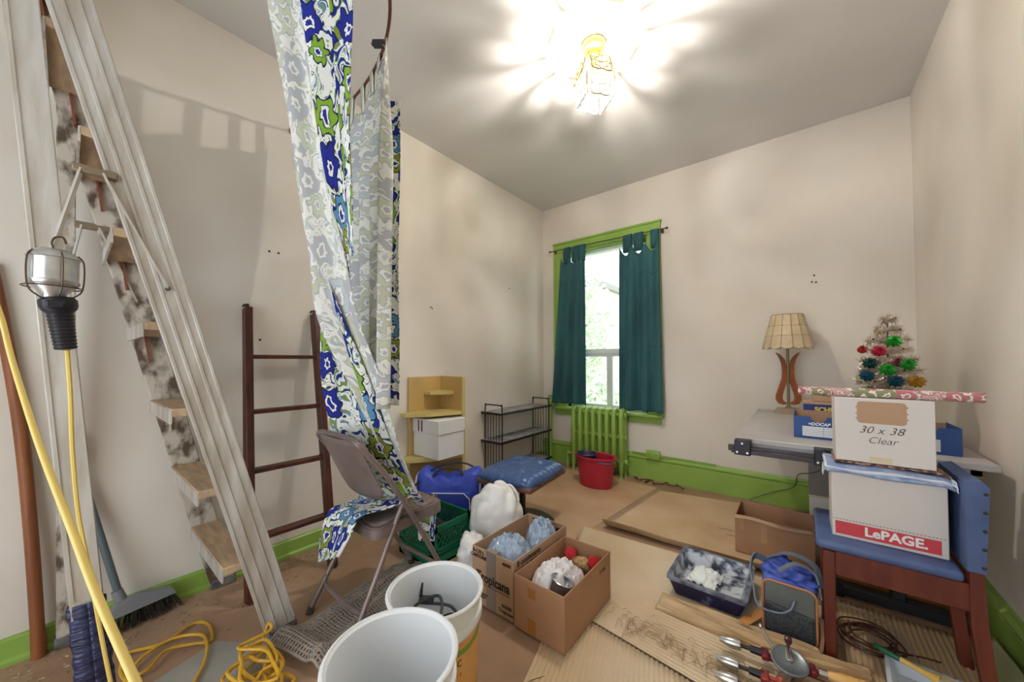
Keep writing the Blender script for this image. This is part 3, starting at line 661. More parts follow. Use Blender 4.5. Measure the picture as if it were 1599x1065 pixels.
# far part hanging straight down from the hoop
def hoop_pt(t, z): return Vector((HCX+HA*math.cos(t), HCY+HB*math.sin(t), z))
T0, T1 = .86, 1.86
def back_fn(u, v):
    t = T1+(T0-T1)*u
    ztop = HZ-.02-(.10 if False else 0)-.09*min(1, max(0, (1-u)*1.6))-.03*abs(math.sin(u*PI*5))*(1 if u < .7 else .2)
    z = ztop+(.965-ztop)*v; p = hoop_pt(t, z); f = .03*math.sin(u*PI*9+1)*min(1, v*3+.15)
    c = Vector((HCX, HCY, z)); d = (p-c); d.z = 0; d = d.normalized(); p = p+d*(f-.015*v)
    # gathered towards the right edge lower down
    k = min(1, v*1.2); tgt = Vector((-1.53, .955, z)); w = k*(.12+.25*(1-u)); return p*(1-w)+Vector((tgt.x, tgt.y, z))*w+d*f*.5
b = MB(); b.grid(back_fn, 70, 50, (.75, 1.85), (.3, 0)); b.build('far_panel', M_fls, hc, True, .003, angle=180)
# hem fold at the right edge, print side showing
def edge_fn(u, v):
    a = Vector((-1.448, .925, 2.50)); z = 2.43+(.965-2.43)*v; return Vector((-1.525+.042*u+.005*math.sin(v*9), .960+.026*u+.008*math.sin(u*PI), z))
b = MB(); b.grid(edge_fn, 8, 40, (.06, 1.7), (1.6, .2)); b.build('side_hem', M_fl, hc, True, .003, angle=180)
for k in range(6):
    u = .05+.15*k; t = T1+(T0-T1)*u; p = hoop_pt(t, HZ); q = Vector(back_fn(u, 0.0)); tg = Vector((-math.sin(t)*HA, math.cos(t)*HB, 0)).normalized()*.018
    b = MB(); pts = [q+Vector((0, 0, -.02)), p+Vector((.004, .008, 0)), p+Vector((0, 0, .009)), p+Vector((-.004, -.008, 0)), q+Vector((0, -.006, -.02))]
    b.add([x+s for x in pts for s in (-tg, tg)], [(2*i, 2*i+1, 2*i+3, 2*i+2) for i in range(4)], None, [(i*.03, j*.03) for i in range(5) for j in range(2)]); b.build('hanging_tab', M_fls, hc, True, .003)
# near part swept across to the chair: rows of (left edge, right edge) points
def strip(name, rows, m, nfold, amp, uv, uo, sub=10, ph=0, nu=24, bulge=0):
    Lp = smooth_path([r[0] for r in rows], sub); Rp = smooth_path([r[1] for r in rows], sub); n = len(Lp)-1
    def fn(u, v):
        i = min(n, int(round(v*n))); a, c = Lp[i], Rp[i]; d = (c-a); L_ = d.length; nn = Vector((d.y, -d.x, 0)).normalized() if L_ > 1e-5 else Vector((0, 0, 0))
        return a+d*u+nn*(amp*min(1, L_/.08)*math.sin(u*nfold*2*PI+ph+v*2.2)+bulge*math.sin(u*PI))
    b = MB(); b.grid(fn, nu, n, uv, uo); return b.build(name, m, hc, True, .003, angle=180)
pale = [((-1.215, .30, 2.61), (-1.16, .37, 2.61)), ((-1.365, .402, 2.379), (-1.278, .472, 2.379)), ((-1.394, .449, 2.208), (-1.316, .512, 2.208)), ((-1.427, .499, 2.022), (-1.351, .56, 2.022)), ((-1.473, .546, 1.818), (-1.384, .618, 1.818)),
        ((-1.516, .604, 1.594), (-1.407, .692, 1.594)), ((-1.569, .662, 1.347), (-1.438, .769, 1.347)), ((-1.55, .785, 1.073), (-1.438, .879, 1.073)), ((-1.53, .93, .767), (-1.462, .984, .767)), ((-1.505, 1.05, .531), (-1.462, 1.085, .531))]
strip('reverse_fold', pale, M_flb, .9, .012, (.22, 2.2), (.05, .1))
pr = [((-1.16, .37, 2.61), (-1.115, .45, 2.61)), ((-1.278, .472, 2.379), (-1.204, .532, 2.379)), ((-1.312, .515, 2.208), (-1.247, .568, 2.208)), ((-1.351, .56, 2.022), (-1.292, .608, 2.022)), ((-1.386, .616, 1.818), (-1.341, .653, 1.818)), ((-1.411, .689, 1.594), (-1.395, .701, 1.594)), ((-1.425, .712, 1.50), (-1.42, .717, 1.50))]
strip('printed_fold', [(a_, Vector(c_)+Vector((0, 0, 0))) for a_, c_ in pr], M_fl, .5, .010, (.15, 1.2), (.52, .33), ph=.5)
pr2 = [((-1.115, .45, 2.61), (-1.09, .53, 2.61)), ((-1.204, .532, 2.379), (-1.147, .578, 2.379)), ((-1.247, .568, 2.208), (-1.203, .603, 2.208)), ((-1.292, .608, 2.022), (-1.263, .632, 2.022)), ((-1.341, .653, 1.818), (-1.318, .672, 1.818)), ((-1.395, .701, 1.594), (-1.385, .71, 1.594))]
strip('printed_fold', pr2, M_fl, .5, .012, (.12, 1.0), (.9, .72), ph=2.0)
pl = [((-1.518, .635, 1.547), (-1.50, .650, 1.547)), ((-1.574, .672, 1.347), (-1.49, .735, 1.347)), ((-1.657, .717, 1.074), (-1.485, .85, 1.073)), ((-1.699, .806, .768), (-1.49, .966, .767)), ((-1.689, .91, .532), (-1.471, 1.088, .531)), ((-1.66, .97, .470), (-1.47, 1.12, .470))]
strip('printed_fold', pl, M_fl, 1.3, .014, (.30, 1.3), (.1, 1.4), nu=36)
# end pulled back under the backrest and hanging behind the seat
low = [((-1.70, .93, .50), (-1.465, 1.06, .52)), ((-1.725, .86, .492), (-1.475, .94, .505)), ((-1.755, .800, .465), (-1.50, .82, .50)), ((-1.78, .775, .36), (-1.53, .785, .42)), ((-1.80, .77, .22), (-1.62, .775, .30))]
strip('printed_fold', low, M_fl, 1.2, .010, (.36, .5), (.42, 2.05), nu=40, sub=8)
low2 = [((-1.69, 1.243, .44), (-1.52, 1.247, .46)), ((-1.70, 1.26, .30), (-1.54, 1.262, .32)), ((-1.69, 1.265, .16), (-1.56, 1.27, .20))]
strip('printed_fold', low2, M_fl, 1.0, .010, (.25, .3), (.2, .9), nu=24, sub=8)

# ================================================================== FOLDING CHAIR
M_taupe = mat('taupe_enamel', '#8d7d78', .38, .35, hex2='#796a66', vscale=6)
M_taup2 = mat('taupe_seat_vinyl', '#6d5f5c', .5, hex2='#8d8480', vscale=14, contrast=(.5, .75))
fc = thing('folding_chair', 'taupe metal folding chair facing away with curtain draped over it', 'chair', (-1.61, 1.0, 0))
CX0, CX1 = -1.81, -1.42
BKY = .75
fr = [(CX0+.03, 1.275, .012), (CX0+.012, 1.08, .36), (CX0, .90, .65), (CX0+.002, .78, .80), (CX0+.03, .755, .838), (CX0+.10, .755, .846), (CX1-.10, .755, .846), (CX1-.03, .755, .838), (CX1-.002, .78, .80), (CX1, .90, .65), (CX1-.012, 1.08, .36), (CX1-.03, 1.275, .012)]
b = MB(); b.tube(smooth_path(fr, 5), .0125, 10); b.build('front_frame', M_taupe, fc)
for x in (CX0, CX1):
    s_ = 1 if x == CX0 else -1; xi = x+s_*.028
    b = MB(); b.tube(smooth_path([(xi, 1.03, .56-.03), (xi, .98, .50), (xi-.006*s_, .86, .26), (xi-.018*s_, .725, .012)], 5), .012, 10); b.build('rear_leg', M_taupe, fc)
    b = MB(); b.tube([(x+s_*.014, 1.08, .475), (x+s_*.014, .955, .545)], 0, flat=(.014, .003)); b.build('hinge_bar', M_taupe, fc)
    for p in ((xi-.018*s_, .725), (x+s_*.03, 1.275)):
        b = MB(); b.cyl((p[0], p[1], 0), (p[0], p[1]+(.01 if p[1] < 1 else -.01), .03), .0165, .015, 10); b.build('rubber_foot', mat('brown_rubber', '#4a403c', .7), fc)
b = MB(); y0, z0 = .785, .115; b.tube(smooth_path([(CX0+.02, y0+.015, z0+.04), (CX0+.05, y0, z0), (CX1-.05, y0, z0), (CX1-.02, y0+.015, z0+.04)], 5), .010, 8); b.build('rear_stretcher', M_taupe, fc)
b = MB(); b.tube([(CX0+.025, 1.20, .14), (CX1-.025, 1.20, .14)], .010, 8); b.build('front_stretcher', M_taupe, fc)
def back_p(u, v):
    x = CX0+.012+(CX1-CX0-.024)*u; e = math.sin(u*PI); z = .842-.018*(1-e)-(.175+.0*e)*v-(.03*v*math.sin(u*PI)**.6 if False else 0)
    rr_ = (1-abs(2*u-1)**8); zlow = .60-.05*rr_; z = .840+(zlow-.840)*v
    yb = .755+ (.84-z)*.50; return (x, yb-.035*e*math.sin(v*PI*.5+.6)*.9, z)
b = MB(); b.grid(back_p, 24, 10); b.build('backrest', M_taupe, fc, True, .004, angle=180)
def rrect(x0, x1, y0, y1, r, n=5):
    out = []
    for cx_, cy_, a0 in ((x1-r, y1-r, 0), (x0+r, y1-r, PI/2), (x0+r, y0+r, PI), (x1-r, y0+r, 1.5*PI)):
        for k in range(n+1): a = a0+PI/2*k/n; out.append((cx_+r*math.cos(a), cy_+r*math.sin(a)))
    return out
XS = T(0, 0, 0)
tilt = T(-1.615, 1.03, .445)@RX(.05)
b = MB(tilt); b.prism(rrect(-.175, .175, -.19, .20, .05), -.045, .0); b.prism(rrect(-.170, .170, -.185, .195, .05), 0, .006); b.build('seat_pan', M_taupe, fc)
b = MB(tilt); b.prism(rrect(-.150, .150, -.165, .178, .04), .006, .010); b.build('seat_pad', M_taup2, fc)

# ================================================================== BEHIND AND UNDER THE CHAIR
# green crate
cr = thing('milk_crate', 'dark green plastic milk crate behind the folding chair', 'crate', (-1.79, 1.46, 0))
M_cg = mat('crate_green', '#0f6b4a', .4); X0, X1, Y0, Y1, CHt = -1.95, -1.63, 1.305, 1.615, .225
b = MB(); b.box((X0, Y0, .0), (X1, Y1, .014)); b.build('bottom', M_cg, cr, False)
for (ax, c0, c1, f0, f1) in (('x', X0, X1, Y0, 1), ('x', X0, X1, Y1-.012, 1), ('y', Y0, Y1, X0, 1), ('y', Y0, Y1, X1-.012, 1)):
    def pc(b, a0, a1, z0, z1):
        if ax == 'x': b.box((a0, f0, z0), (a1, f0+.012, z1))
        else: b.box((f0, a0, z0), (f0+.012, a1, z1))
    b = MB(); pc(b, c0, c1, CHt-.035, CHt); pc(b, c0, c1, 0, .05); pc(b, c0, c0+.035, 0, CHt); pc(b, c1-.035, c1, 0, CHt)
    for zz in (.065, .085): pc(b, c0, c1, zz, zz+.010)
    b.build('side_panel', M_cg, cr, False)
    for sg in (1, -1):
        for k in range(-3, 9):
            a = c0+.035+k*.032; z0, z1 = .10, CHt-.03; s0 = a; s1 = a+sg*(z1-z0)*.8
            if min(s0, s1) < c0+.02 or max(s0, s1) > c1-.02: continue
            b = MB()
            if ax == 'x': b.tube([(s0, f0+.006, z0), (s1, f0+.006, z1)], 0, flat=(.004, .004))
            else: b.tube([(f0+.006, s0, z0), (f0+.006, s1, z1)], 0, flat=(.004, .004))
            b.build('lattice_bar', M_cg, cr, False)
b = crumple(T(-1.79, 1.46, .10), (.10, .10, .075), 4, .2, 24, 14); tag(b.build('dark_cloth', mat('dark_cloth', '#23262a', .9)), 'dark crumpled cloth inside the green milk crate', 'cloth')

# white carrier bag
b = crumple(T(-1.47, 1.66, .20)@RZ(.5), (.16, .105, .215), 11, .13, 56, 40, 2.0, .07)
wb = thing('carrier_bag', 'white plastic carrier bag slumped behind the printed carton', 'bag', (-1.47, 1.66, 0))
M_wbag = mat('white_bag_plastic', '#e6e5e2', .35, bump=.5, bscale=16)
b.build('body', M_wbag, wb, True, angle=180)
for k, (dx, dy) in enumerate(((-.04, -.04), (.05, .03))):
    b = MB(T(-1.45+dx, 1.68+dy, .37)@RZ(.5)); b.tube(smooth_path([(-.06, 0, -.05), (-.05, .01, .0), (-.01, .025, .03), (.03, .015, .0), (.05, 0, -.05)], 5), 0, flat=(.003, .016)); b.build('handle', M_wbag, wb)
b = crumple(T(-1.45, 1.43, .10), (.065, .085, .115), 17, .18, 30, 20, 2.4, .15); tag(b.build('plastic_bag', M_wbag, None, True, angle=180), 'small white plastic bag wedged between crate and printed carton', 'bag')

# mesh mat on the floor under the chair
M_mesh = mat('mat_rubber', '#a39a90', .6, hex2='#8d857c', vscale=5)
mt = thing('mesh_mat', 'grey woven mesh mat crumpled under the folding chair', 'mat', (-1.68, .95, 0))
A_, B_, C_, D_ = Vector((-1.695, .53, 0)), Vector((-1.26, .66, 0)), Vector((-1.42, 1.30, 0)), Vector((-1.855, 1.295, 0))
FEET = [(-1.80, .725), (-1.43, .725), (-1.78, 1.275), (-1.45, 1.275)]
def matf(u, v):
    p = A_*(1-u)*(1-v)+B_*u*(1-v)+C_*u*v+D_*(1-u)*v
    z = .010+.05*math.exp(-((v-.06)/.07)**2)*(1-u*.5)+.022*math.exp(-((u-.55+.3*v)/.06)**2)+.03*math.exp(-((u-.12-.1*v)/.06)**2)*v+.006*math.sin(7*u+5*v)
    k = min(1, max(0, min(math.hypot(p.x-fx, p.y-fy) for fx, fy in FEET)-.03)/.07)          # pressed flat under the chair's feet
    return Vector((p.x, p.y, .003+(max(.006, z)-.003)*k))
NU, NV = 30, 48
b = MB()
for j in range(NV+1):
    b.tube([matf(i/27, j/NV) for i in range(28)], 0, flat=(.0034, .0014), cap=False)
for i in range(NU+1):
    b.tube([matf(i/NU, j/43) for j in range(44)], 0, flat=(.0034, .0014), cap=False)
tag(b.build('strands', M_mesh, mt, False), kind='stuff')
b = MB(); b.tube([matf(0, j/40) for j in range(41)], .006, 6); b.tube([matf(i/40, 0) for i in range(41)], .006, 6); b.build('edge_binding', M_mesh, mt)

# pails
M_pail = mat('white_pail_plastic', '#e9ebec', .3)
def pail(cx_, cy_, label, r, h, lean=0, lab=False):
    t = thing('plastic_pail', label, 'pail', (cx_, cy_, 0)); X = T(cx_, cy_, 0)
    rb = r*.86
    b = MB(); b.lathe([(.001, .002), (rb-.004, .002), (rb, .006), (r-.012, h-.085), (r-.002, h-.083), (r-.002, h-.06), (r-.010, h-.056), (r-.006, h-.004), (r-.003, h), (r-.008, h+.001), (r-.014, h-.004), (rb-.008, .012), (.001, .010)], 48, X); b.build('body', M_pail, t)
    b = MB(); b.lathe([(r-.004, h-.006), (r+.002, h-.004), (r+.003, h), (r, h+.004), (r-.006, h+.005), (r-.008, h)], 48, X, closed=True); b.build('rim', M_pail, t)
    b = MB(X); b.tube(smooth_path([(r*.72, -r*.72, h-.075), (r*.35, -r*1.02, h-.11), (0, -r*1.12, h-.14), (-r*.5, -r*.95, h-.11), (-r*.72, -r*.72, h-.075)], 6), .0025, 6); b.build('handle', mat('steel_wire', '#a8a8a8', .3, .8), t)
    return t, X
pail(-.826, .533, 'empty white plastic pail in front of the labelled pail', .165, .43)
p2, X2 = pail(-1.022, .832, 'white plastic pail with orange label holding a black cord', .166, .37)
# wrap label on the second pail
r, h = .166, .37; rb = r*.86
def rad_at(z): return rb+(r-.012-rb)*(z-.006)/(h-.091)+.0012
def lab(u, v): a = -1.9+3.4*u; z = .05+.215*v; return X2@Vector((rad_at(z)*math.cos(a), rad_at(z)*math.sin(a), z))
M_lab = mat('orange_label', '#e0a860', .5, hex2='#d8853f', vscale=9, contrast=(.4, .7))
b = MB(); b.grid(lab, 40, 6); b.build('wrap_label', M_lab, p2)
M_lg = mat('label_green', '#7f9a3a', .5)
b = MB(); b.grid(lambda u, v: X2@(lambda a, z: Vector(((rad_at(z)+.0006)*math.cos(a), (rad_at(z)+.0006)*math.sin(a), z)))(-1.9+3.4*u, .235+.012*math.sin(u*9)+.02*v), 60, 2); b.build('label_band', M_lg, p2)
b = MB(); b.grid(lambda u, v: X2@(lambda a, z: Vector(((rad_at(z)+.0006)*math.cos(a), (rad_at(z)+.0006)*math.sin(a), z)))(-1.9+3.4*u, .052+.010*math.sin(u*14)+.012*v), 60, 2); b.build('label_band', M_lg, p2)
def wrap_text(s, size, a0, z0, m, bold=0):
    cu = bpy.data.curves.new('lettering', 'FONT'); cu.body = s; cu.size = size; cu.align_x = 'CENTER'; cu.align_y = 'CENTER'; cu.resolution_u = 2; cu.offset = bold
    o = bpy.data.objects.new('tmp', cu); col.objects.link(o); dg = bpy.context.evaluated_depsgraph_get(); me = bpy.data.meshes.new_from_object(o.evaluated_get(dg))
    vs = []
    for v in me.vertices:
        z = z0+v.co.y; R_ = rad_at(z)+.0012; a = a0+v.co.x/R_; vs.append(X2@Vector((R_*math.cos(a), R_*math.sin(a), z)))
    fs = [tuple(p.vertices) for p in me.polygons]; bpy.data.objects.remove(o); b = MB(); b.add(vs, fs); return b.build('printed_text', m, p2, False)
wrap_text('arc', .05, -.30, .205, mat('ink_green', '#4c5a30', .6)); wrap_text('nature', .024, -.30, .165, mat('ink_red', '#c0503a', .6))
# black cord with plugs inside the labelled pail
pc = thing('black_power_cord', 'black power cord with plug coiled inside the labelled pail', 'cord', (-1.035, .822, .012))
M_bk = mat('black_rubber', '#2c3236', .5)
b = MB(X2); b.tube(smooth_path([(-.10, .05, .25), (-.03, .10, .24), (.05, .06, .23), (.03, -.05, .225), (-.07, -.06, .235), (-.12, .0, .255), (-.07, .06, .285), (.0, .03, .30), (.05, -.02, .27), (.09, .02, .28), (.11, .06, .25), (.05, .11, .22), (-.05, .10, .20), (-.09, .0, .16), (0, -.08, .10), (.08, 0, .06), (0, .08, .03), (-.06, 0, .018)], 7), .0055, 8); b.build('cable', M_bk, pc)
b = MB(X2@T(-.105, .045, .262)@RZ(.6)); b.box((-.03, -.014, -.012), (.025, .014, .012), .005); b.build('plug', M_bk, pc)
b = MB(X2@T(-.125, .03, .275)@RY(.2)); b.cyl((0, 0, 0), (0, 0, .055), .007, .004, 8); b.build('plug_tail', M_bk, pc)

# yellow cord coils and grey sheet on the floor
b = MB(); pts = [(-1.69, .21, .012), (-1.85, .175, .01), (-1.982, .145, .01), (-2.06, .15, .012), (-2.115, .171, .01), (-2.072, .267, .012), (-2.121, .366, .012), (-2.066, .41, .01), (-1.938, .396, .012), (-1.956, .338, .022), (-1.994, .267, .022), (-1.929, .206, .02), (-1.95, .16, .012), (-2.02, .20, .022), (-2.05, .29, .026), (-1.99, .37, .024), (-1.90, .375, .02), (-1.80, .346, .016), (-1.71, .297, .014), (-1.60, .27, .012), (-1.45, .20, .012)]
b.tube(smooth_path(pts, 7), .0062, 7); tag(b.build('yellow_cord', M_ycord), 'loose yellow cord looped on the floor before the broom', 'cord')
b = MB(); rr = random.Random(12); pts = []
for k in range(46):
    a = k*1.05; R_ = .075+.045*math.sin(k*1.7)+.02*rr.random(); pts.append((-1.555+R_*1.25*math.cos(a)+.02*math.sin(k*.6), .445+R_*.75*math.sin(a)+.012*math.cos(k*.9), .012+.0017*k+.008*rr.random()))
pts = [(-1.40, .36, .012), (-1.48, .38, .012)]+pts+[(-1.685, .53, .09), (-1.705, .53, .11), (-1.71, .515, .06), (-1.68, .47, .02)]
b.tube(smooth_path(pts, 6), .006, 7); tag(b.build('yellow_cord', M_ycord), 'yellow cord heaped in a bundle at the stepladder foot', 'cord')
b = MB(); b.prism([(-1.86, .20), (-1.93, .41), (-1.80, .50), (-1.69, .565), (-1.50, .50), (-1.42, .30)], .001, .0035); tag(b.build('grey_sheet', mat('grey_plastic_sheet', '#a8a69c', .4, hex2='#98968e', vscale=5), None, False), 'flat grey plastic sheet lying under the yellow cord bundle', 'sheet')
# wood shavings and crumbs along the left wall
b = MB(); rr = random.Random(6)
for k in range(420):
    x = XL+.05+abs(rr.gauss(0, .16)); y = rr.uniform(-.2, 1.3); s_ = rr.uniform(.003, .012); a = rr.random()*6.3; d = Vector((math.cos(a), math.sin(a), 0)); e = Vector((-d.y, d.x, 0)); c = Vector((x, y, .0015))
    b.add([c-d*s_-e*.0012, c+d*s_-e*.0012, c+d*s_*.9+e*.0015+Vector((0, 0, .003)), c-d*s_*.9+e*.0015+Vector((0, 0, .002))], [(0, 1, 2, 3)])
tag(b.build('wood_shavings', mat('shavings', '#cdb596', .8, hex2='#7d6248', vscale=30), None, False), 'small pale wood shavings scattered along the left baseboard', 'shavings', kind='stuff')

# ================================================================== CEILING LAMP
LX, LY = -.905, 1.885
cl = thing('ceiling_lamp', 'small brass ceiling lamp with pierced flower panel shade', 'lamp', (LX, LY, 2.62))
M_brass = mat('brass_plate', '#d8b95a', .35, .55); M_cream = mat('dark_brass', '#8a7440', .5, .2); M_ivory = mat('ivory_plastic', '#f2efe2', .4)  # upper panels, arms and posts coloured darker than the ivory lower panels
XLm = T(LX, LY, 0)
b = MB(); b.lathe([(.068, 3.0), (.068, 2.975), (.06, 2.965), (.045, 2.962), (.028, 2.955), (.028, 2.93), (.02, 2.92), (.001, 2.92)], 28, XLm); b.build('canopy', M_brass, cl)
b = MB(); b.lathe([(.018, 2.93), (.018, 2.865), (.022, 2.86), (.022, 2.835), (.001, 2.835)], 16, XLm); b.build('socket', M_brass, cl)
BULB = (LX, LY, 2.735)
mb = bpy.data.materials.new('lit_bulb'); mb.use_nodes = True; q_ = NT(mb.node_tree)      # clear glass that glows
e_ = q_.node('ShaderNodeEmission'); e_.inputs[0].default_value = (1, .93, .78, 1); e_.inputs[1].default_value = 14; tr_ = q_.node('ShaderNodeBsdfTransparent'); ms_ = q_.node('ShaderNodeMixShader'); ms_.inputs[0].default_value = .2
mb.node_tree.links.new(tr_.outputs[0], ms_.inputs[1]); mb.node_tree.links.new(e_.outputs[0], ms_.inputs[2]); mb.node_tree.links.new(ms_.outputs[0], mb.node_tree.nodes['Material Output'].inputs[0])
b = MB(); b.lathe([(.012, 2.835), (.014, 2.80), (.024, 2.765), (.030, 2.74), (.024, 2.715), (.001, 2.705)], 20, XLm); bulb = b.build('bulb', mb, cl)
# pierced panels: quatrefoil outline with corner scrolls, swept as flat bars
def panel(M, w, h, name, m, th=.0035, bars=True):
    b = MB(M)
    def lobes(a):
        k = max(abs(math.cos(a)), abs(math.sin(a))); r_ = (1/k)**.62*(1-.10*abs(math.cos(2*a))**6*1.6); return (w/2*r_*math.cos(a), h/2*r_*math.sin(a), 0)
    b.tube([lobes(2*PI*i/48) for i in range(48)], th, 6, closed=True)
    for sx in (-1, 1):
        for sy in (-1, 1):
            b.tube(smooth_path([(sx*w*.04, sy*h*.46, 0), (sx*w*.10, sy*h*.30, 0), (sx*w*.26, sy*h*.22, 0), (sx*w*.30, sy*h*.10, 0), (sx*w*.16, sy*h*.06, 0), (sx*w*.03, sy*h*.03, 0)], 4), th*.8, 5)
    b.tube([(-w*.5, 0, 0), (-w*.33, 0, 0)], th*.8, 5); b.tube([(w*.5, 0, 0), (w*.33, 0, 0)], th*.8, 5); b.ball((0, 0, 0), (w*.07, h*.07, th), 8, 6)
    return b.build(name, m, cl)
for k in range(4):
    a = PI/4+k*PI/2+.12
    R0 = XLm@RZ(a)
    Mp = R0@T(.088, 0, 2.825)@RY(PI/2-.25)@RZ(PI/2); panel(Mp, .125, .115, 'upper_panel', M_cream, .0058)
    Mq = R0@T(.082, 0, 2.705)@RY(PI/2+.10)@RZ(PI/2); panel(Mq, .125, .11, 'lower_panel', M_ivory, .0062)
for k in range(4):
    b = MB(XLm@RZ(.12)); a = PI/4+k*PI/2; b.tube([(0, 0, 2.86), (.1*math.cos(a+PI/4), .1*math.sin(a+PI/4), 2.868)], .002, 5); b.build('shade_arm', M_cream, cl)
    b = MB(XLm@RZ(.12)); b.tube([(.118*math.cos(a+PI/4), .118*math.sin(a+PI/4), 2.765), (.108*math.cos(a+PI/4), .108*math.sin(a+PI/4), 2.65)], .004, 6); b.build('shade_post', M_cream, cl)
ld = bpy.data.lights.new('bulb_light', 'POINT'); ld.energy = LAMP_W; ld.color = (1, .95, .87); ld.shadow_soft_size = .013
lo = bpy.data.objects.new('bulb_light', ld); col.objects.link(lo); lo.location = Vector(BULB)-Vector((LX, LY, 2.62)); lo.parent = cl

# ================================================================== CARTONS IN THE MIDDLE
def heap(c, rx, ry, h, seed, rz=0, wr=.05, nr=34, na=72, box=None):
    """a heap of crumpled film: a dome with sharp creases"""
    X = T(*c)@RZ(rz); b = MB()
    def fn(u, v):
        a = 2*PI*u; r_ = v; x, y = math.cos(a)*r_, math.sin(a)*r_
        n1 = nz((x*2.2+.5*nz((x, y, 0), 3, seed), y*2.2, 0), 1.3, seed); n2 = nz((x*5+nz((x, y, 2), 3, seed), y*5, 1), 1.2, seed+3); n3 = nz((x*10, y*10, 4), 1.0, seed+7)
        z = h*(1-r_**2.4)+wr*(.45-abs(n1)*1.6)+wr*.55*(.4-abs(n2)*1.4)+wr*.15*n3
        k = 1+.22*nz((math.cos(a)*1.5, math.sin(a)*1.5, r_), 1, seed+1)
        p = X@Vector((x*rx*k, y*ry*k, z))
        if box: p.x = min(max(p.x, box[0]), box[1]); p.y = min(max(p.y, box[2]), box[3])
        return p
    b.grid(fn, na, nr); return b
M_kraft = mat('kraft_card', '#b58a68', .75, hex2='#aa7f5e', vscale=3, bump=.05, bscale=30)
M_kraft2 = mat('kraft_card_grey', '#bd9a7c', .75, hex2='#b39072', vscale=3)
M_kraftin = M_kraft
M_ink = mat('black_ink', '#33291f', .7); M_tapeb = mat('brown_packing_tape', '#a9703a', .3); M_tapeg = mat('grey_packing_tape', '#8d8078', .3)
def carton(name, label, x0, x1, y0, y1, h, m, group=None, z0=0, th=.005, open_=True, cat='carton'):
    t = thing(name, label, cat, ((x0+x1)/2, (y0+y1)/2, z0), group=group)
    for nm, lo, hi in (('side_panel', (x0, y0, z0), (x1, y0+th, z0+h)), ('side_panel', (x0, y1-th, z0), (x1, y1, z0+h)), ('end_panel', (x0, y0+th, z0), (x0+th, y1-th, z0+h)), ('end_panel', (x1-th, y0+th, z0), (x1, y1-th, z0+h))):
        b = MB(); b.box(lo, hi, .0012); b.build(nm, m, t)
    b = MB(); b.box((x0+th, y0+th, z0), (x1-th, y1-th, z0+th)); b.build('bottom', M_kraftin, t, False)
    return t
jc = carton('juice_carton', 'tall printed cardboard carton holding crumpled blue plastic', -1.268, -1.012, 1.26, 1.725, .265, M_kraft2, z0=.010)
b = MB(); b.box((-1.175, 1.2585, .010), (-1.115, 1.2602, .276)); b.box((-1.175, 1.2585, .2745), (-1.115, 1.29, .2765)); b.build('packing_tape', M_tapeg, jc, False)
text_mesh('Tropicana', .062, facing_front(-1.135, 1.2575, .145), 'printed_text', M_ink, jc, bold=.0014, sx=.82, space=1.0)
b = MB(); b.box((-1.235, 1.2583, .112), (-1.035, 1.2597, .114)); b.build('printed_line', M_ink, jc, False)
text_mesh('8-1.75 L\nCARTONS', .022, facing_front(-1.225, 1.2575, .245), 'printed_text', M_ink, jc, bold=.0006)
text_mesh('46500', .02, facing_front(-1.05, 1.2575, .25), 'printed_text', M_ink, jc, bold=.0006)
text_mesh('CONCENTRATE\nKEEP COLD', .014, facing_front(-1.215, 1.2575, .06), 'printed_text', M_ink, jc)
def facing_right(x, y, z): return T(x, y, z)@RZ(PI/2)@RX(PI/2)
text_mesh('8 contenants\nde 1.75 L', .036, facing_right(-1.0105, 1.38, .235), 'printed_text', M_ink, jc, bold=.0006)
text_mesh('Tropicana', .062, facing_front(-1.13, 1.7185, .235), 'printed_text', M_ink, jc, bold=.0014, sx=.82, space=1.0)
text_mesh('46500\nTropicana', .024, facing_front(-1.05, 1.2575, .05), 'printed_text', M_ink, jc)
M_bfilm = film_mat('blue_grey_film', '#a4b8d2', .88, .14)
b = heap((-1.14, 1.385, .205), .112, .125, .095, 21, 0, .034, box=(-1.261, -1.019, 1.267, 1.718)); tag(b.build('plastic_wrap', M_bfilm, None, True, angle=180), 'blue grey plastic bag bulging at the front of the printed carton', 'bag')
b = heap((-1.09, 1.60, .22), .085, .09, .095, 29, .3, .038, box=(-1.261, -1.019, 1.267, 1.718)); tag(b.build('plastic_wrap', M_bfilm, None, True, angle=180), 'shiny blue plastic bag spilling over the right side of the printed carton', 'bag')
pcn = carton('plain_carton', 'plain brown open carton holding bags and a steel can', -1.0, -.745, 1.25, 1.69, .226, M_kraft, z0=.010)
for z0, z1 in ((.165, .205), (.02, .075)):
    b = MB(); b.box((-.925, 1.2485, z0), (-.885, 1.2502, z1)); b.build('packing_tape', M_tapeb, pcn, False)
text_mesh('2 GAL', .024, facing_right(-.7445, 1.60, .185), 'printed_text', M_ink, pcn, shear=0)
b = heap((-.885, 1.43, .15), .105, .135, .085, 35, 0, .036, box=(-.993, -.752, 1.257, 1.683)); tag(b.build('plastic_bag', film_mat('clear_white_film', '#f2eef0', .9, .2), None, True, angle=180), 'milky white plastic bag filling the plain brown carton', 'bag')
can = thing('steel_can', 'shiny open steel can in the plain brown carton', 'can', (-.845, 1.33, .09)); XC = T(-.835, 1.32, .115)@RX(-.25)@RY(.2)
b = MB(); b.lathe([(.001, .0), (.05, .0), (.051, .12), (.053, .123), (.05, .125), (.047, .122), (.047, .012), (.001, .01)], 28, XC); b.build('body', mat('tin_plate', '#b7bcc2', .22, .9), can)
M_redp = mat('red_plastic_cap', '#c22a34', .4)
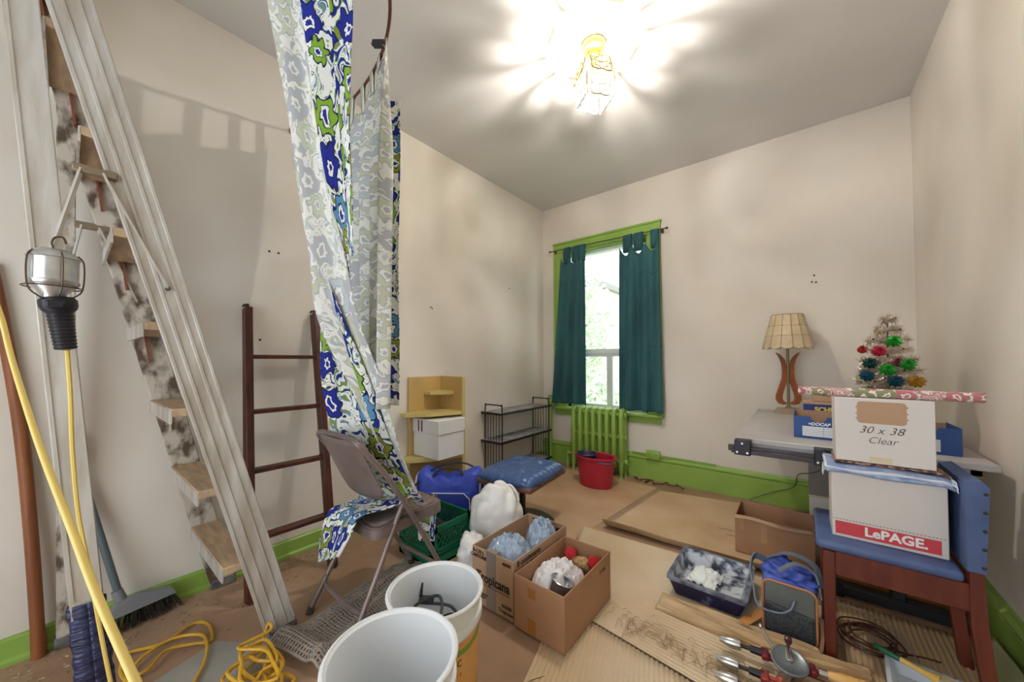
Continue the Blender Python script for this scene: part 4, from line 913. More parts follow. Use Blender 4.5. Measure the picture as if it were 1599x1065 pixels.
for k, (x, y, z, ry) in enumerate(((-.935, 1.632, .19, .9), (-.80, 1.625, .19, 1.1))):
    b = MB(T(x, y, z)@RZ(.9)@RX(1.15)); b.cyl((0, 0, -.007), (0, 0, .007), .030, .028, 24); b.cyl((0, 0, .006), (0, 0, .010), .012, n=12)
    tag(b.build('red_cap', M_redp), ('round red plastic lid between the speckled sack and the printed carton', 'round red plastic lid in the far corner of the plain brown carton')[k], 'lid', 'red lids in the brown carton')
b = crumple(T(-.865, 1.615, .165), (.05, .035, .035), 41, .15, 20, 14, 4); tag(b.build('cork_sack', mat('speckled_tan', '#c9a877', .8, hex2='#7f5f3c', vscale=60)), 'small speckled tan sack between the red lids', 'sack')

# ================================================================== FLOOR COVERING: RIBBED CARDBOARD
M_rib = mat('ribbed_cardboard', '#ccb08a', .5, hex2='#bc9c74', vscale=2.5); M_ribp = mat('ribbed_cardboard_pale', '#dac8ab', .5, hex2='#c9b08c', vscale=2.0)
M_cardf = mat('cardboard_floor', '#c6a481', .6, hex2='#b5906c', vscale=2.5, bump=.1, bscale=40)
def ribbed(name, label, quad, pitch, along, m, zf=None, amp=.0036, base=.0055, nl=40):
    A, B, C_, D_ = [Vector(q+(0,)) for q in quad]           # A-B near edge, D-C far edge
    Ln = ((B-A).length if along == 'v' else (D_-A).length); nr = max(4, int(Ln/pitch)*4)
    def fn(u, v):
        p = A*(1-u)*(1-v)+B*u*(1-v)+C_*u*v+D_*(1-u)*v; k = (u if along == 'v' else v)*nr/4
        z = base+amp*math.sin(k*2*PI)+(zf(u, v, p) if zf else 0); return Vector((p.x, p.y, z))
    b = MB(); b.grid(fn, nr if along == 'v' else nl, nl if along == 'v' else nr)
    return tag(b.build(name, m, None, True, .002, angle=180), label, 'cardboard')
b = MB(); b.prism([(-2.05, 2.15), (-1.18, 2.0), (-1.05, 3.42), (-2.0, 3.42)], .0005, .003); tag(b.build('cardboard_sheet', M_cardf, None, False), 'smooth brown cardboard sheet on the floor under the red bucket', 'cardboard')
def zb(u, v, p): return .055*max(0, 1-v/.045)**1.0+.012*max(0, math.sin(u*6+1))*max(0, 1-v*6)
ribbed('ribbed_cardboard', 'ribbed cardboard sheet with upturned front edge behind the roller tray', [(-1.10, 2.36), (.02, 2.40), (.012, 3.55), (-1.0, 3.35)], .020, 'u', M_rib, zb, nl=48)
def za(u, v, p): return .001+.006*max(0, math.sin(v*9+u*2))*max(0, u-.2)
ribbed('ribbed_cardboard', 'ribbed cardboard sheet with rucked edge beneath the roller tray', [(-.95, 1.52), (-.10, 1.42), (.10, 2.38), (-1.22, 2.30)], .018, 'u', M_ribp, za, nl=60)
ribbed('ribbed_cardboard', 'ribbed cardboard sheet with lengthwise ribs before the plain carton', [(-.64, .45), (.25, .55), (-.10, 1.413), (-.93, 1.510)], .020, 'v', M_ribp, lambda u, v, p: .0, base=.0055, nl=20)
ribbed('ribbed_cardboard', 'ribbed cardboard sheet spread under the blue seated chair', [(.12, 1.40), (.58, 1.40), (.58, 2.38), (.12, 2.38)], .018, 'v', M_rib, lambda u, v, p: .002, nl=20)
def ruck(u, v):
    x = -.55+.73*u; y = 1.735+.03*u+.118*v+.012*math.sin(u*5+1)
    k = (v*3.0+.30*math.sin(u*4.2)+.12*math.sin(u*11)) % 1.0; z = .016+.022*(1-k)**1.2*(.7+.3*math.sin(u*7+v*3))*min(1, u*2.2+.05)+.010*v+.004*math.sin(u*17+v*9)
    if v < .001: z = .006
    return Vector((x, y, z))
b = MB(); b.grid(ruck, 90, 60); tag(b.build('rucked_cardboard', M_rib, None, True, .003, angle=60), 'rucked brown cardboard ridges running before the tray and chair leg', 'cardboard')
# frayed burlap edge
b = MB(); rr = random.Random(15)
for k in range(150):
    u = rr.random(); c = Vector((-.69, 1.60, .012)).lerp(Vector((-.05, 1.56, .014)), u)+Vector((rr.gauss(0, .02), rr.gauss(0, .03), 0)); a = rr.uniform(-2.6, .3); l_ = rr.uniform(.02, .09)
    b.tube([c, c+Vector((math.cos(a)*l_*.5, math.sin(a)*l_*.5, rr.uniform(.004, .022))), c+Vector((math.cos(a)*l_, math.sin(a)*l_+rr.uniform(-.01, .01), .004))], .0011, 3, cap=False)
tag(b.build('burlap_fray', mat('burlap', '#bca480', .9, hex2='#957a56', vscale=40), None, False), 'frayed burlap threads along the torn cardboard edge', 'burlap', kind='stuff')
for x, y, a, where in ((-.42, 2.86, .1, 'beside the empty carton'), (-.36, 2.78, -.15, 'beside the empty carton'), (-.3, 3.02, .3, 'near the back baseboard'), (-.78, 1.08, 1.1, 'before the plain carton'), (-.83, 1.0, .4, 'before the plain carton')):
    b = MB(T(x, y, .0085)@RZ(a)); b.tube([(-.05, 0, 0), (0, .004, .0012), (.05, 0, 0)], .0014, 4); tag(b.build('straw', mat('dark_straw', '#6a4a30', .8)), 'thin dark straw lying loose on the cardboard '+where, 'straw', 'straws on the cardboard')

# roller tray with a white rag
rtv = thing('roller_tray', 'deep blue-black plastic paint tray crusted with white paint', 'tray', (-.375, 2.06, .012))
M_tray = mat('painted_tray', '#2a2f48', .4, hex2='#cdd2da', vscale=16, contrast=(.42, .56)); M_trayo = mat('tray_outside', '#231f3e', .4, hex2='#6d7290', vscale=22, contrast=(.6, .75))
X0, X1, Y0, Y1 = -.535, -.205, 1.885, 2.245; zt = .108
b = MB()
outer = rrect(X0, X1, Y0, Y1, .02, 4); inner = rrect(X0+.012, X1-.012, Y0+.012, Y1-.012, .016, 4); ob_ = rrect(X0+.025, X1-.025, Y0+.022, Y1-.022, .02, 4); ib_ = rrect(X0+.034, X1-.034, Y0+.032, Y1-.032, .016, 4)
n_ = len(outer)
def ringfaces(a, c): return [(a*n_+i, a*n_+(i+1) % n_, c*n_+(i+1) % n_, c*n_+i) for i in range(n_)]
b.add([(x, y, .022) for x, y in ob_]+[(x, y, zt-.012) for x, y in outer], ringfaces(0, 1)+[tuple(range(n_-1, -1, -1))]); b.build('outer_shell', M_trayo, rtv)
b = MB(); b.add([(x, y, zt-.002) for x, y in inner]+[(x, y, .032+.02*((x-X0)/(X1-X0))) for x, y in ib_], ringfaces(0, 1)+[tuple(range(n_, 2*n_))]); b.build('inner_well', M_tray, rtv)
b = MB(); b.add([(x, y, zt-.014) for x, y in rrect(X0-.006, X1+.006, Y0-.006, Y1+.006, .024, 4)]+[(x, y, zt) for x, y in rrect(X0-.006, X1+.006, Y0-.006, Y1+.006, .024, 4)]+[(x, y, zt) for x, y in inner]+[(x, y, zt-.014) for x, y in inner], ringfaces(0, 1)+ringfaces(1, 2)+ringfaces(2, 3)+ringfaces(3, 0)); b.build('rim', mat('tray_rim', '#3a4256', .35, hex2='#8a93a4', vscale=18), rtv)
def rag(u, v):
    x, y = u-.5, v-.5; p = Vector((x*.13, y*.15, 0)); z = .052+.028*abs(nz((x*3, y*3, 0), 1.6, 4))+.012*nz((x*9, y*9, 0), 1, 2)+.03*(1-(2*x)**4)*(1-(2*y)**4); e = .012*nz((x*6, y*6, 3), 1, 8)
    return T(-.395, 2.04, .012)@RZ(-.1)@Vector((p.x+e, p.y+e, z))
b = MB(); b.grid(rag, 30, 30); tag(b.build('white_rag', mat('white_rag', '#eef2ee', .9), None, True, .006, angle=180), 'crumpled white rag lying in the crusted paint tray', 'rag')

# empty carton behind the cooler bag
ec = carton('empty_carton', 'open empty brown carton between paint tray and table', -.33, .045, 2.575, 2.86, .22, M_kraft, th=.006, z0=.012)
b = MB(); b.box((-.305, 2.573, .15), (-.285, 2.5755, .215)); b.box((-.20, 2.573, .10), (-.17, 2.5755, .22)); b.build('packing_tape', mat('clear_tape', '#c09a72', .2), ec, False)
b = MB(); b.grid(lambda u, v: (-.33+.375*u, 2.572-.022*v, .233-.012*v+.006*math.sin(u*7)), 16, 3); b.build('torn_edge', M_kraft2, ec, True, .004)
# wooden ruler
rl = thing('wooden_ruler', 'short orange wooden ruler lying beside the cooler bag', 'ruler', (-.165, 1.915, .03)); XRr = T(-.175, 1.92, .045)@RZ(1.15)
b = MB(XRr); b.box((-.09, -.02, 0), (.09, .02, .005), .001); b.build('body', mat('ruler_wood', '#c98a4c', .5), rl)
for k in range(13):
    b = MB(XRr); b.box((-.085+k*.014, .006 if k % 2 else 0, .005), (-.084+k*.014, .019, .0056)); b.build('tick_mark', M_ink, rl, False)

# cooler bag
cb = thing('cooler_bag', 'blue and grey insulated lunch bag with orange piping by the chair leg', 'bag', (-.055, 1.98, .01))
M_cgy = mat('bag_grey', '#5c5f5c', .7, hex2='#6b6e68', vscale=9); M_cbl = mat('bag_blue', '#2c3f9c', .5, hex2='#4a62b8', vscale=9, bump=.35, bscale=20); M_or = mat('orange_piping', '#b9794e', .5); M_net = mat('dark_mesh_pocket', '#45464c', .7, hex2='#2c2d33', vscale=160, contrast=(.45, .55)); M_web = mat('grey_webbing', '#6d7684', .6)
X0, X1, Y0, Y1 = -.148, .038, 1.905, 2.10
b = MB(); b.box((X0, Y0, .012), (X1, Y1, .245), .022, seg=3); b.build('body', M_cbl, cb)
b = MB(); b.box((X0+.006, Y0-.010, .016), (X1-.006, Y0+.01, .235), .010, seg=3); b.build('front_panel', M_cgy, cb)
b = MB(); b.tube([(x, Y0-.010, z) for x, z in rrect(X0+.004, X1-.004, .018, .238, .028, 5)], .0045, 7, closed=True); b.build('piping', M_or, cb)
b = MB(); b.grid(lambda u, v: (X0+.012+(X1-X0-.024)*u, Y0-.014-.010*math.sin(u*PI)*math.sin(v*PI*.8+.3), .022+.128*v-.016*v*u), 14, 10); b.build('mesh_pocket', M_net, cb, True, .002)
b = crumple(T((X0+X1)/2, (Y0+Y1)/2, .235), (.088, .092, .045), 51, .35, 40, 26, 2.8); b.build('lid', M_cbl, cb, True, angle=180)
b = MB(); b.tube(smooth_path([(X0+.01, Y1-.03, .235), (X0-.035, 2.03, .262), (X0-.045, 1.95, .235), (X0-.03, 1.905, .18), (X0-.01, 1.865, .13), (X0+.06, 1.868, .125), (X0+.10, 1.875, .15), (X0+.115, 1.888, .185)], 7), 0, flat=(.003, .014)); b.build('shoulder_strap', M_web, cb)
b = MB(); b.tube(smooth_path([(X0+.0, Y1-.02, .24), (-.06, 2.06, .30), (.03, 2.03, .29), (.05, 1.99, .22)], 7), 0, flat=(.013, .003)); b.tube(smooth_path([(-.09, 1.93, .27), (-.03, 1.95, .31), (.03, 1.97, .28), (.048, 1.93, .20)], 7), 0, flat=(.012, .003)); b.build('carry_handle', M_web, cb)

# ================================================================== DRAFTING TABLE AND WHAT IS ON IT
dt = thing('drafting_table', 'grey topped drafting table on black legs in the right corner', 'table', (.15, 2.85, 0))
M_ttop = mat('table_grey', '#b9b5b4', .45, hex2='#aaa5a3', vscale=3)
TZ = .77
b = MB(); b.box((-.282, 2.22, TZ-.028), (.585, 3.58, TZ), .004); b.build('tabletop', M_ttop, dt)
b = MB(); b.box((-.305, 2.185, .702), (.40, 2.21, .732), .002); b.box((-.29, 2.175, .695), (.39, 2.187, .718), .002); b.build('straightedge_rail', mat('dark_bronze_rail', '#3a3236', .35, .5), dt)
for x in (-.24, .075, .36):
    b = MB(); b.box((x-.035, 2.16, .69), (x+.035, 2.222, .765), .003); br_ = b.build('rail_bracket', mat('black_purple_steel', '#29242c', .4, .4), dt)
    for dx, dz in ((-.022, .705), (.022, .705), (.0, .75)):
        b = MB(); b.cyl((x+dx, 2.161, dz), (x+dx, 2.156, dz), .005, n=8); b.build('screw', M_sil, br_)
b = MB(); b.box((-.24, 2.23, .720), (.54, 2.26, .742)); b.box((-.24, 3.40, .720), (.54, 3.43, .742)); b.box((-.24, 2.23, .720), (-.21, 3.43, .742)); b.box((.51, 2.23, .720), (.54, 3.43, .742)); b.build('apron_frame', M_ttop, dt, False)
for y in (2.45, 3.15):
    b = MB(); b.box((.31, y-.02, .05), (.36, y+.02, .735), .004); b.build('leg', M_black, dt)
    b = MB(); b.box((.10, y-.03, .012), (.575, y+.03, .062), .006); b.build('foot_bar', M_black, dt)
    for x in (.12, .56):
        b = MB(); b.box((x-.028, y-.034, .0), (x+.028, y+.034, .065), .006); b.build('foot_cap', M_black, dt)
# low cabinet under the table
lc = thing('low_cabinet', 'small white cabinet with grey upper panel under the table', 'cabinet', (.2, 3.45, 0))
b = MB(); b.box((.032, 3.39, .02), (.27, 3.60, .19), .003); b.build('body', M_white, lc)
b = MB(); b.box((.03, 3.38, .20), (.275, 3.60, .55), .003); b.build('upper_panel', mat('cabinet_grey', '#8f8884', .5), lc)
b = MB(); b.box((.028, 3.376, .188), (.277, 3.60, .203)); b.build('ledge', mat('ledge_cream', '#e0d6b8', .5), lc, False)
for x in (.05, .25):
    b = MB(); b.box((x-.015, 3.395, 0), (x+.015, 3.43, .022)); b.build('foot', M_black, lc, False)
b = MB(); b.tube(smooth_path([(.065, 2.18, .69), (.075, 2.5, .60), (.045, 3.0, .45), (-.03, 3.42, .32), (-.06, 3.585, .18), (-.2, 3.605, .10), (-.35, 3.59, .012)], 8), .003, 6); tag(b.build('lamp_cable', mat('dark_grey_cable', '#4c4a44', .6)), 'thin dark lamp cable hanging below the table down the wall', 'cable')
# wooden drawer on the floor
dw = thing('wooden_crate', 'flat orange wooden crate with two panels on the floor under the table', 'crate', (.3, 2.72, 0)); M_dw = mat('orange_ply', '#b67a3e', .55, hex2='#a86d35', vscale=3, stretch=(1, 6, 1))
b = MB(); b.box((.13, 2.60, .006), (.52, 2.85, .13), .003); b.build('body', M_dw, dw)
for x0, x1 in ((.145, .315), (.325, .505)):
    b = MB(); b.box((x0, 2.594, .02), (x1, 2.602, .115), .002); b.build('front_panel', M_dw, dw)

# table lamp with shell panels
lp = thing('table_lamp', 'wooden tulip-shaped table lamp with cream shell panel shade', 'lamp', (-.078, 3.42, TZ)); LXX, LYY = -.078, 3.42
XP = T(LXX, LYY, TZ)@RZ(.45)
M_lw = mat('lamp_teak', '#a05a38', .45, hex2='#8a4a2c', vscale=5, stretch=(4, 4, 1)); M_lb = mat('lamp_base_taupe', '#a08c78', .6)
b = MB(XP); b.add([(-.085, -.06, 0), (.085, -.06, 0), (.085, .06, 0), (-.085, .06, 0), (-.058, -.038, .04), (.058, -.038, .04), (.058, .038, .04), (-.058, .038, .04)], [(0, 3, 2, 1), (4, 5, 6, 7), (0, 1, 5, 4), (1, 2, 6, 5), (2, 3, 7, 6), (3, 0, 4, 7)]); b.build('base', M_lb, lp, False)
b = MB(XP); b.lathe([(.022, .04), (.018, .048), (.009, .055), (.009, .74), (.012, .742), (.012, .752), (.001, .755)], 14); b.build('stem', mat('aged_brass', '#7d7550', .35, .6), lp)
for s_ in (-1, 1):
    prof = [(.012, .27), (.012, .40), (.020, .46), (.050, .505), (.078, .525), (.055, .478), (.040, .43), (.036, .36), (.040, .30), (.062, .22), (.080, .16), (.082, .12), (.066, .085), (.040, .075), (.020, .078), (.014, .092), (.032, .104), (.042, .125), (.040, .16), (.026, .22)]
    b = MB(XP@RX(PI/2)); poly = [(s_*x, z*.875) for x, z in prof]; b.prism(poly if s_ < 0 else poly[::-1], -.010, .010); b.build('tulip_arm', M_lw, lp)
M_shell = mat('capiz_shell', '#dcc9a6', .4, hex2='#cdb78f', vscale=14); M_came = mat('shade_wire', '#7a6240', .5)
NS = 14; rows_ = [(.158, .50), (.138, .585), (.118, .66), (.098, .742)]
for k in range(NS):
    a0, a1 = 2*PI*k/NS, 2*PI*(k+1)/NS
    for j in range(3):
        (r0, z0), (r1, z1) = rows_[j], rows_[j+1]; b = MB(XP)
        lowp = [(r0*math.cos(a0+(a1-a0)*i/6), r0*math.sin(a0+(a1-a0)*i/6), z0-(.014*math.sin(PI*i/6) if j == 0 else 0)) for i in range(7)]
        hi_ = [(r1*math.cos(a1), r1*math.sin(a1), z1), (r1*math.cos(a0), r1*math.sin(a0), z1)]
        b.add(lowp+hi_, [tuple(range(9))]); b.build('shell_panel', M_shell, lp, False, .0012)
b = MB(XP)
for r_, z_ in rows_[1:]: b.tube([(r_*math.cos(2*PI*k/NS), r_*math.sin(2*PI*k/NS), z_) for k in range(NS)], .0022, 5, closed=True)
for k in range(NS):
    a = 2*PI*k/NS; b.tube([(r_*math.cos(a), r_*math.sin(a), z_) for r_, z_ in rows_], .0022, 5)
b.tube([(-.098, 0, .742), (0, 0, .745), (.098, 0, .742)], .002, 5); b.build('shade_wires', M_came, lp)

# filing drawers and lock boxes
M_dblue = mat('blue_card', '#1c4a8c', .5, hex2='#1a447f', vscale=6); M_lblw = mat('label_white', '#dfe2e6', .6)
def parts_drawer(x0, x1, y0, y1, label, lbx):
    t = thing('parts_drawer', label, 'drawer box', ((x0+x1)/2, y0, TZ), group='blue card drawers on the table'); h = .112; z0 = TZ+.001
    cxn = (x0+x1)/2
    b = MB(T(0, y0, 0)@RX(PI/2)); n = 10; arc = [(cxn+.03*math.cos(PI-PI*i/n)*-1*-1, z0+h-.026*math.sin(PI*i/n)) for i in range(n+1)]
    poly = [(x0, z0), (x1, z0), (x1, z0+h)]+[(cxn+.032*math.cos(PI*i/n), z0+h-.028*math.sin(PI*i/n)) for i in range(n+1)]+[(x0, z0+h)]
    b.prism(poly, -.004, 0); b.build('front', M_dblue, t, False)
    for xa in (x0, x1-.004):
        b = MB(); b.box((xa, y0+.004, z0), (xa+.004, y1, z0+h+.004)); b.build('side', M_dblue, t, False)
    b = MB(); b.box((x0, y1-.004, z0), (x1, y1, z0+h)); b.build('back', M_kraft2, t, False)
    b = MB(); b.box((x0+.004, y0+.004, z0), (x1-.004, y1-.004, z0+.004)); b.build('bottom', M_kraft2, t, False)
    la, lb_ = lbx
    b = MB(); b.box((la, y0-.0012, z0+.012), (lb_, y0-.0002, z0+.062)); lo_ = b.build('card_label', M_lblw, t, False)
    b = MB()
    for k in range(1, 5): b.box((la, y0-.0018, z0+.012+.010*k), (lb_, y0-.0011, z0+.0128+.010*k))
    b.box((la+(lb_-la)*.66, y0-.0018, z0+.012), (la+(lb_-la)*.66+.001, y0-.0011, z0+.062)); b.build('label_rule', M_ink, lo_, False)
    return t
d1 = parts_drawer(-.035, .165, 2.40, 2.70, 'blue and brown card drawer beside the table lamp', (.0, .125))
text_mesh('=DOCAP', .021, facing_front(.065, 2.3985, TZ+.076), 'printed_text', M_white, d1, bold=.0007, shear=.25)
d2 = parts_drawer(.32, .515, 2.33, 2.53, 'blue card drawer on the table by the right wall', (.385, .455))
text_mesh('DOCAP', .021, facing_front(.385, 2.3285, TZ+.078), 'printed_text', M_white, d2, bold=.0007, shear=.25)
b = MB(); b.box((.514, 2.332, TZ+.002), (.516, 2.53, TZ+.113)); b.build('red_edge', M_redp, d2, False)
lb1 = thing('lock_box', 'blue and tan card box with yellow lettering behind the card drawer', 'box', (.10, 2.83, TZ))
b = MB(); b.box((.005, 2.76, TZ+.001), (.24, 2.92, TZ+.155), .002); b.build('body', M_kraft2, lb1)
b = MB(); b.box((.006, 2.7585, TZ+.085), (.239, 2.7605, TZ+.143)); b.build('blue_band', mat('royal_blue_band', '#22307e', .5), lb1, False)
text_mesh('SCHLAGE', .036, facing_front(.135, 2.7572, TZ+.113), 'printed_text', mat('yellow_ink', '#e8d24a', .6), lb1, bold=.0016)
lb2 = thing('lock_box', 'small plain tan card box stacked on the yellow lettered box', 'box', (.13, 2.84, TZ+.157))
b = MB(); b.box((.05, 2.79, TZ+.157), (.235, 2.90, TZ+.232), .002); b.build('body', M_kraft2, lb2)
text_mesh('SCHLAGE', .026, facing_front(.15, 2.7885, TZ+.20), 'printed_text', M_ink, lb2, bold=.0004)

# tinsel tree and pine cone ornaments
TX, TY = .345, 2.62; tr = thing('tinsel_tree', 'small silver tinsel Christmas tree standing on the drafting table', 'tree', (TX, TY, TZ))
b = MB(); b.cyl((TX, TY, TZ+.03), (TX, TY, 1.39), .007, .003, 8); b.build('trunk', mat('tree_wire', '#6d675c', .5, .5), tr)
b = MB()
for a in (.3, 2.4, 4.5): b.tube([(TX, TY, TZ+.05), (TX+.07*math.cos(a), TY+.07*math.sin(a), TZ+.006)], .006, 6)
b.build('stand', mat('stand_green', '#3c4a3a', .6), tr)
rr = random.Random(21); brs = []
for j in range(8):
    z = 1.375-.052*j; R_ = .025+.0165*j if j else .02; nb_ = 3+j
    R_ = [.03, .06, .082, .085, .105, .112, .125, .10][j]
    for k in range(nb_):
        a = 2*PI*k/nb_+j*.7; brs.append(((TX, TY, z), (TX+R_*math.cos(a), TY+R_*math.sin(a), z+.01-.012*rr.random())))
b = MB()
for p, q in brs: b.tube([p, q], .002, 4)
b.build('branches', mat('tree_wire', '#6d675c', .5, .5), tr)
b = MB(); vs = []; fs = []
for p, q in brs:
    p, q = Vector(p), Vector(q); n_ = int(60+(q-p).length*1100); d = (q-p).normalized()
    for k in range(n_):
        t_ = rr.random()**.7; c = p.lerp(q, t_); u_ = Vector((rr.gauss(0, 1), rr.gauss(0, 1), rr.gauss(0, 1))); u_ = (u_-d*u_.dot(d)*.5).normalized(); l_ = rr.uniform(.018, .034); w = u_.orthogonal().normalized()*.0015; o = len(vs)
        vs += [c-w, c+w, c+u_*l_+w*.6, c+u_*l_-w*.6]; fs.append((o, o+1, o+2, o+3))
b.add(vs, fs); tag(b.build('tinsel', mat('champagne_tinsel', '#eadccb', .3, .45, hex2='#bfa892', vscale=30), tr, False), kind='stuff')
for (p, q) in brs[::3]:
    b = MB(); b.ball(q, .0045, 7, 5); b.build('branch_tip', M_dark, tr)
def cone_orn(x, z, hexa, label, dy=-.10, r=.028, group=None):
    r *= 1.2
    M = T(x, TY+dy, z)@RX(1.0)@RZ(x*9); b = MB(M)
    for j in range(5):
        rj = r*[1, .95, .8, .58, .3][j]; zz = j*.008-.01; n_ = [9, 9, 8, 6, 4][j]
        for k in range(n_):
            a = 2*PI*k/n_+j*.4; c, s_ = math.cos(a), math.sin(a); w = .007
            b.add([(c*.004, s_*.004, zz+.004), (c*rj*.7-s_*w, s_*rj*.7+c*w, zz+.002), (c*rj, s_*rj, zz+.010), (c*rj*.7+s_*w, s_*rj*.7-c*w, zz+.002), (c*rj*.6, s_*rj*.6, zz-.006)], [(0, 1, 2, 3), (0, 4, 1), (1, 4, 2), (2, 4, 3), (3, 4, 0)])
    return tag(b.build('pinecone_ornament', mat('foil_'+hexa[1:], hexa, .3, .35), None, False), label, 'ornament', group)
cone_orn(.352, 1.262, '#1f9a2c', 'bright green pine cone ornament hung highest on the tinsel tree', -.11)
cone_orn(.325, 1.125, '#1f9a2c', 'bright green pine cone ornament at the tinsel tree front above the trunk', -.14, .030)
cone_orn(.395, 1.150, '#1f9a2c', 'bright green pine cone ornament on a right branch of the tinsel tree', -.115)
cone_orn(.298, 1.215, '#c02848', 'red pine cone ornament at the tinsel tree front', -.12, .026)
cone_orn(.245, 1.225, '#c04a44', 'small red pine cone ornament at a left branch tip of the tinsel tree', -.06, .018)
cone_orn(.255, 1.095, '#12566a', 'dark teal pine cone ornament low on the left of the tinsel tree', -.12)
cone_orn(.352, 1.070, '#12566a', 'dark teal pine cone ornament beside the bare tinsel tree trunk', -.13)
cone_orn(.27, 1.155, '#1e4a44', 'dull dark green pine cone ornament half hidden in the tinsel', -.09)
cone_orn(.420, 1.070, '#b98a1c', 'gold pine cone ornament low on the tinsel tree', -.12)
cone_orn(.365, 1.16, '#a0455a', 'dusky rose pine cone ornament deep in the tinsel', -.09, .02)

# ================================================================== BLUE-SEATED WOODEN CHAIR AND ITS PILE
wc = thing('wooden_chair', 'dark red wooden chair with blue vinyl seat loaded with boxes', 'chair', (.27, 2.1, 0))
M_mw = mat('reddish_chair_wood', '#6e3020', .4, hex2='#571f16', vscale=5, stretch=(5, 5, .8)); M_mw2 = M_mw
M_bs = mat('blue_grey_vinyl', '#4f6390', .5, hex2='#43557e', vscale=10)
YN, YF = 1.905, 2.17
for y in (YN, YF):
    b = MB(); b.box((.055, y-.015, .007), (.092, y+.018, .425), .004); b.build('front_leg', M_mw, wc)
    b = MB(); poly = [(.455, .006), (.49, .006), (.462, .30), (.456, .46), (.462, .74), (.432, .74), (.424, .46), (.424, .30)]
    b.prism(poly, -.017, .017, T(0, y, 0)@RX(PI/2)); b.build('rear_leg', M_mw2, wc)
    b = MB(); b.box((.09, y-.010, .335), (.43, y+.010, .428), .003); b.build('side_apron', M_mw2, wc)
b = MB(); b.box((.062, YN+.015, .335), (.082, YF-.015, .428), .003); b.build('front_apron', M_mw, wc)
b = MB(); b.box((.425, YN+.015, .345), (.445, YF-.015, .428), .003); b.build('rear_apron', M_mw, wc)
b = MB(); b.box((.035, YN-.022, .428), (.415, 2.29, .463), .014, seg=3); b.build('seat', M_bs, wc)
def bkp(y0, y1):
    b = MB(T(0, 0, 0)); poly = [(.418, .475), (.458, .475), (.470, .755), (.455, .775), (.420, .765)]
    b.prism(poly, y0, y1, RX(PI/2)@Matrix.Scale(-1, 4, (0, 0, 1))); return b
b = bkp(YN-.024, YF+.024); b.build('backrest', M_bs, wc)
for k in range(5):
    b = MB(); z = .495+.06*k; x = .452+.010*(z-.475)/.28; b.ball((x, YN-.026, z), .0055, 8, 6); b.build('upholstery_nail', M_dark, wc)

lb = thing('adhesive_box', 'white carton with red lettered band on the blue chair seat', 'box', (.24, 2.06, .464))
BX0, BX1, BY0, BY1, BZ0, BZ1 = .088, .398, 1.965, 2.145, .464, .728
b = MB(); b.box((BX0, BY0, BZ0), (BX1, BY1, BZ1), .002); b.build('body', mat('white_carton', '#d9d2cc', .55, hex2='#d2cac3', vscale=2), lb)
M_lred = mat('carton_red', '#cf3f48', .5)
b = MB(); b.box((BX0+.010, BY0-.0012, BZ0+.012), (BX1-.018, BY0-.0001, BZ0+.062)); b.build('red_band', M_lred, lb, False)
text_mesh('LePAGE.', .046, facing_front(.265, BY0-.0015, BZ0+.038), 'printed_text', M_white, lb, bold=.0016)
b = MB(); b.box((BX1-.001, BY0+.004, BZ0), (BX1+.0012, BY1, BZ1)); b.build('green_side', mat('carton_green', '#3f7a44', .5), lb, False)
for k in range(32):
    b = MB(); x = BX0+.004+k*.0095; b.box((x, BY0-.0012, BZ0+.070), (x+.005, BY0-.0001, BZ0+.0715)); b.build('perforation', M_dark, lb, False)
# folded towels
tw = thing('folded_towel', 'folded blue and white towels with knotted fringe between the boxes', 'towel', (.25, 2.07, .729))
M_tw = mat('towel_blue', '#7f93bd', .9, hex2='#a9b6d2', vscale=30, bump=.5, bscale=90); M_tw2 = mat('towel_white', '#d6d9e4', .9, bump=.5, bscale=90); M_kn = mat('knit_brown', '#b08a78', .9, hex2='#5e4640', vscale=70, contrast=(.45, .55), bump=.5, bscale=80)
for k, (z, m_, dx) in enumerate(((.729, M_tw, .004), (.739, M_tw2, .008), (.749, M_tw, .0))):
    b = MB(); b.grid(lambda u, v, z=z, k=k, dx=dx: (BX0-.012-dx+(BX1-BX0+.026+dx)*u, BY0-.022+.006*k+.004*math.sin(u*11+k)+(.185)*v, z+.006+.003*math.sin(u*8+k*2)-.010*max(0, .06-v)/.06-(.012*max(0, u-.93)/.07)), 40, 16); b.build('fold', m_, tw, True, .008, angle=180)
b = MB(); b.grid(lambda u, v: (BX0+.01+(BX1-BX0-.002)*u, BY0-.008+.17*v+.004*math.sin(u*20), .768+.003*math.sin(u*40)*math.sin(v*40)-(.014*max(0, u-.9)/.1)), 60, 30); b.build('knit_layer', M_kn, tw, True, .008, angle=180)
rr = random.Random(31); b = MB()
for k in range(60):
    u = rr.random(); c = Vector((BX0-.016, BY0-.02+u*.06, .73+.02*rr.random())) if k < 18 else Vector((BX1+.008, BY0-.02+u*.05, .735+.02*rr.random())); s_ = -1 if k < 18 else 1
    b.tube([c, c+Vector((s_*.008, -.004, -.006)), c+Vector((s_*.010, -.006+rr.uniform(-.006, .006), -.024))], .0016, 4, cap=False)
tag(b.build('fringe', M_tw2, tw), kind='stuff')
cbx = thing('marked_box', 'white box with torn brown window and handwriting on top of towels', 'box', (.24, 2.06, .776))
CX0_, CX1_, CY0_, CY1_, CZ0, CZ1 = .103, .372, 1.955, 2.14, .775, 1.024
b = MB(); b.box((CX0_, CY0_, CZ0), (CX1_, CY1_, CZ1), .002); b.build('body', mat('white_carton_plain', '#dcd5d0', .55), cbx)
b = MB(T(0, CY0_, 0)@RX(PI/2)); rr = random.Random(5)
poly = []
wx0, wx1, wz0, wz1 = .168, .302, .928, 1.012
for x, z in rrect(wx0, wx1, wz0, wz1, .012, 4): poly.append((x, z))
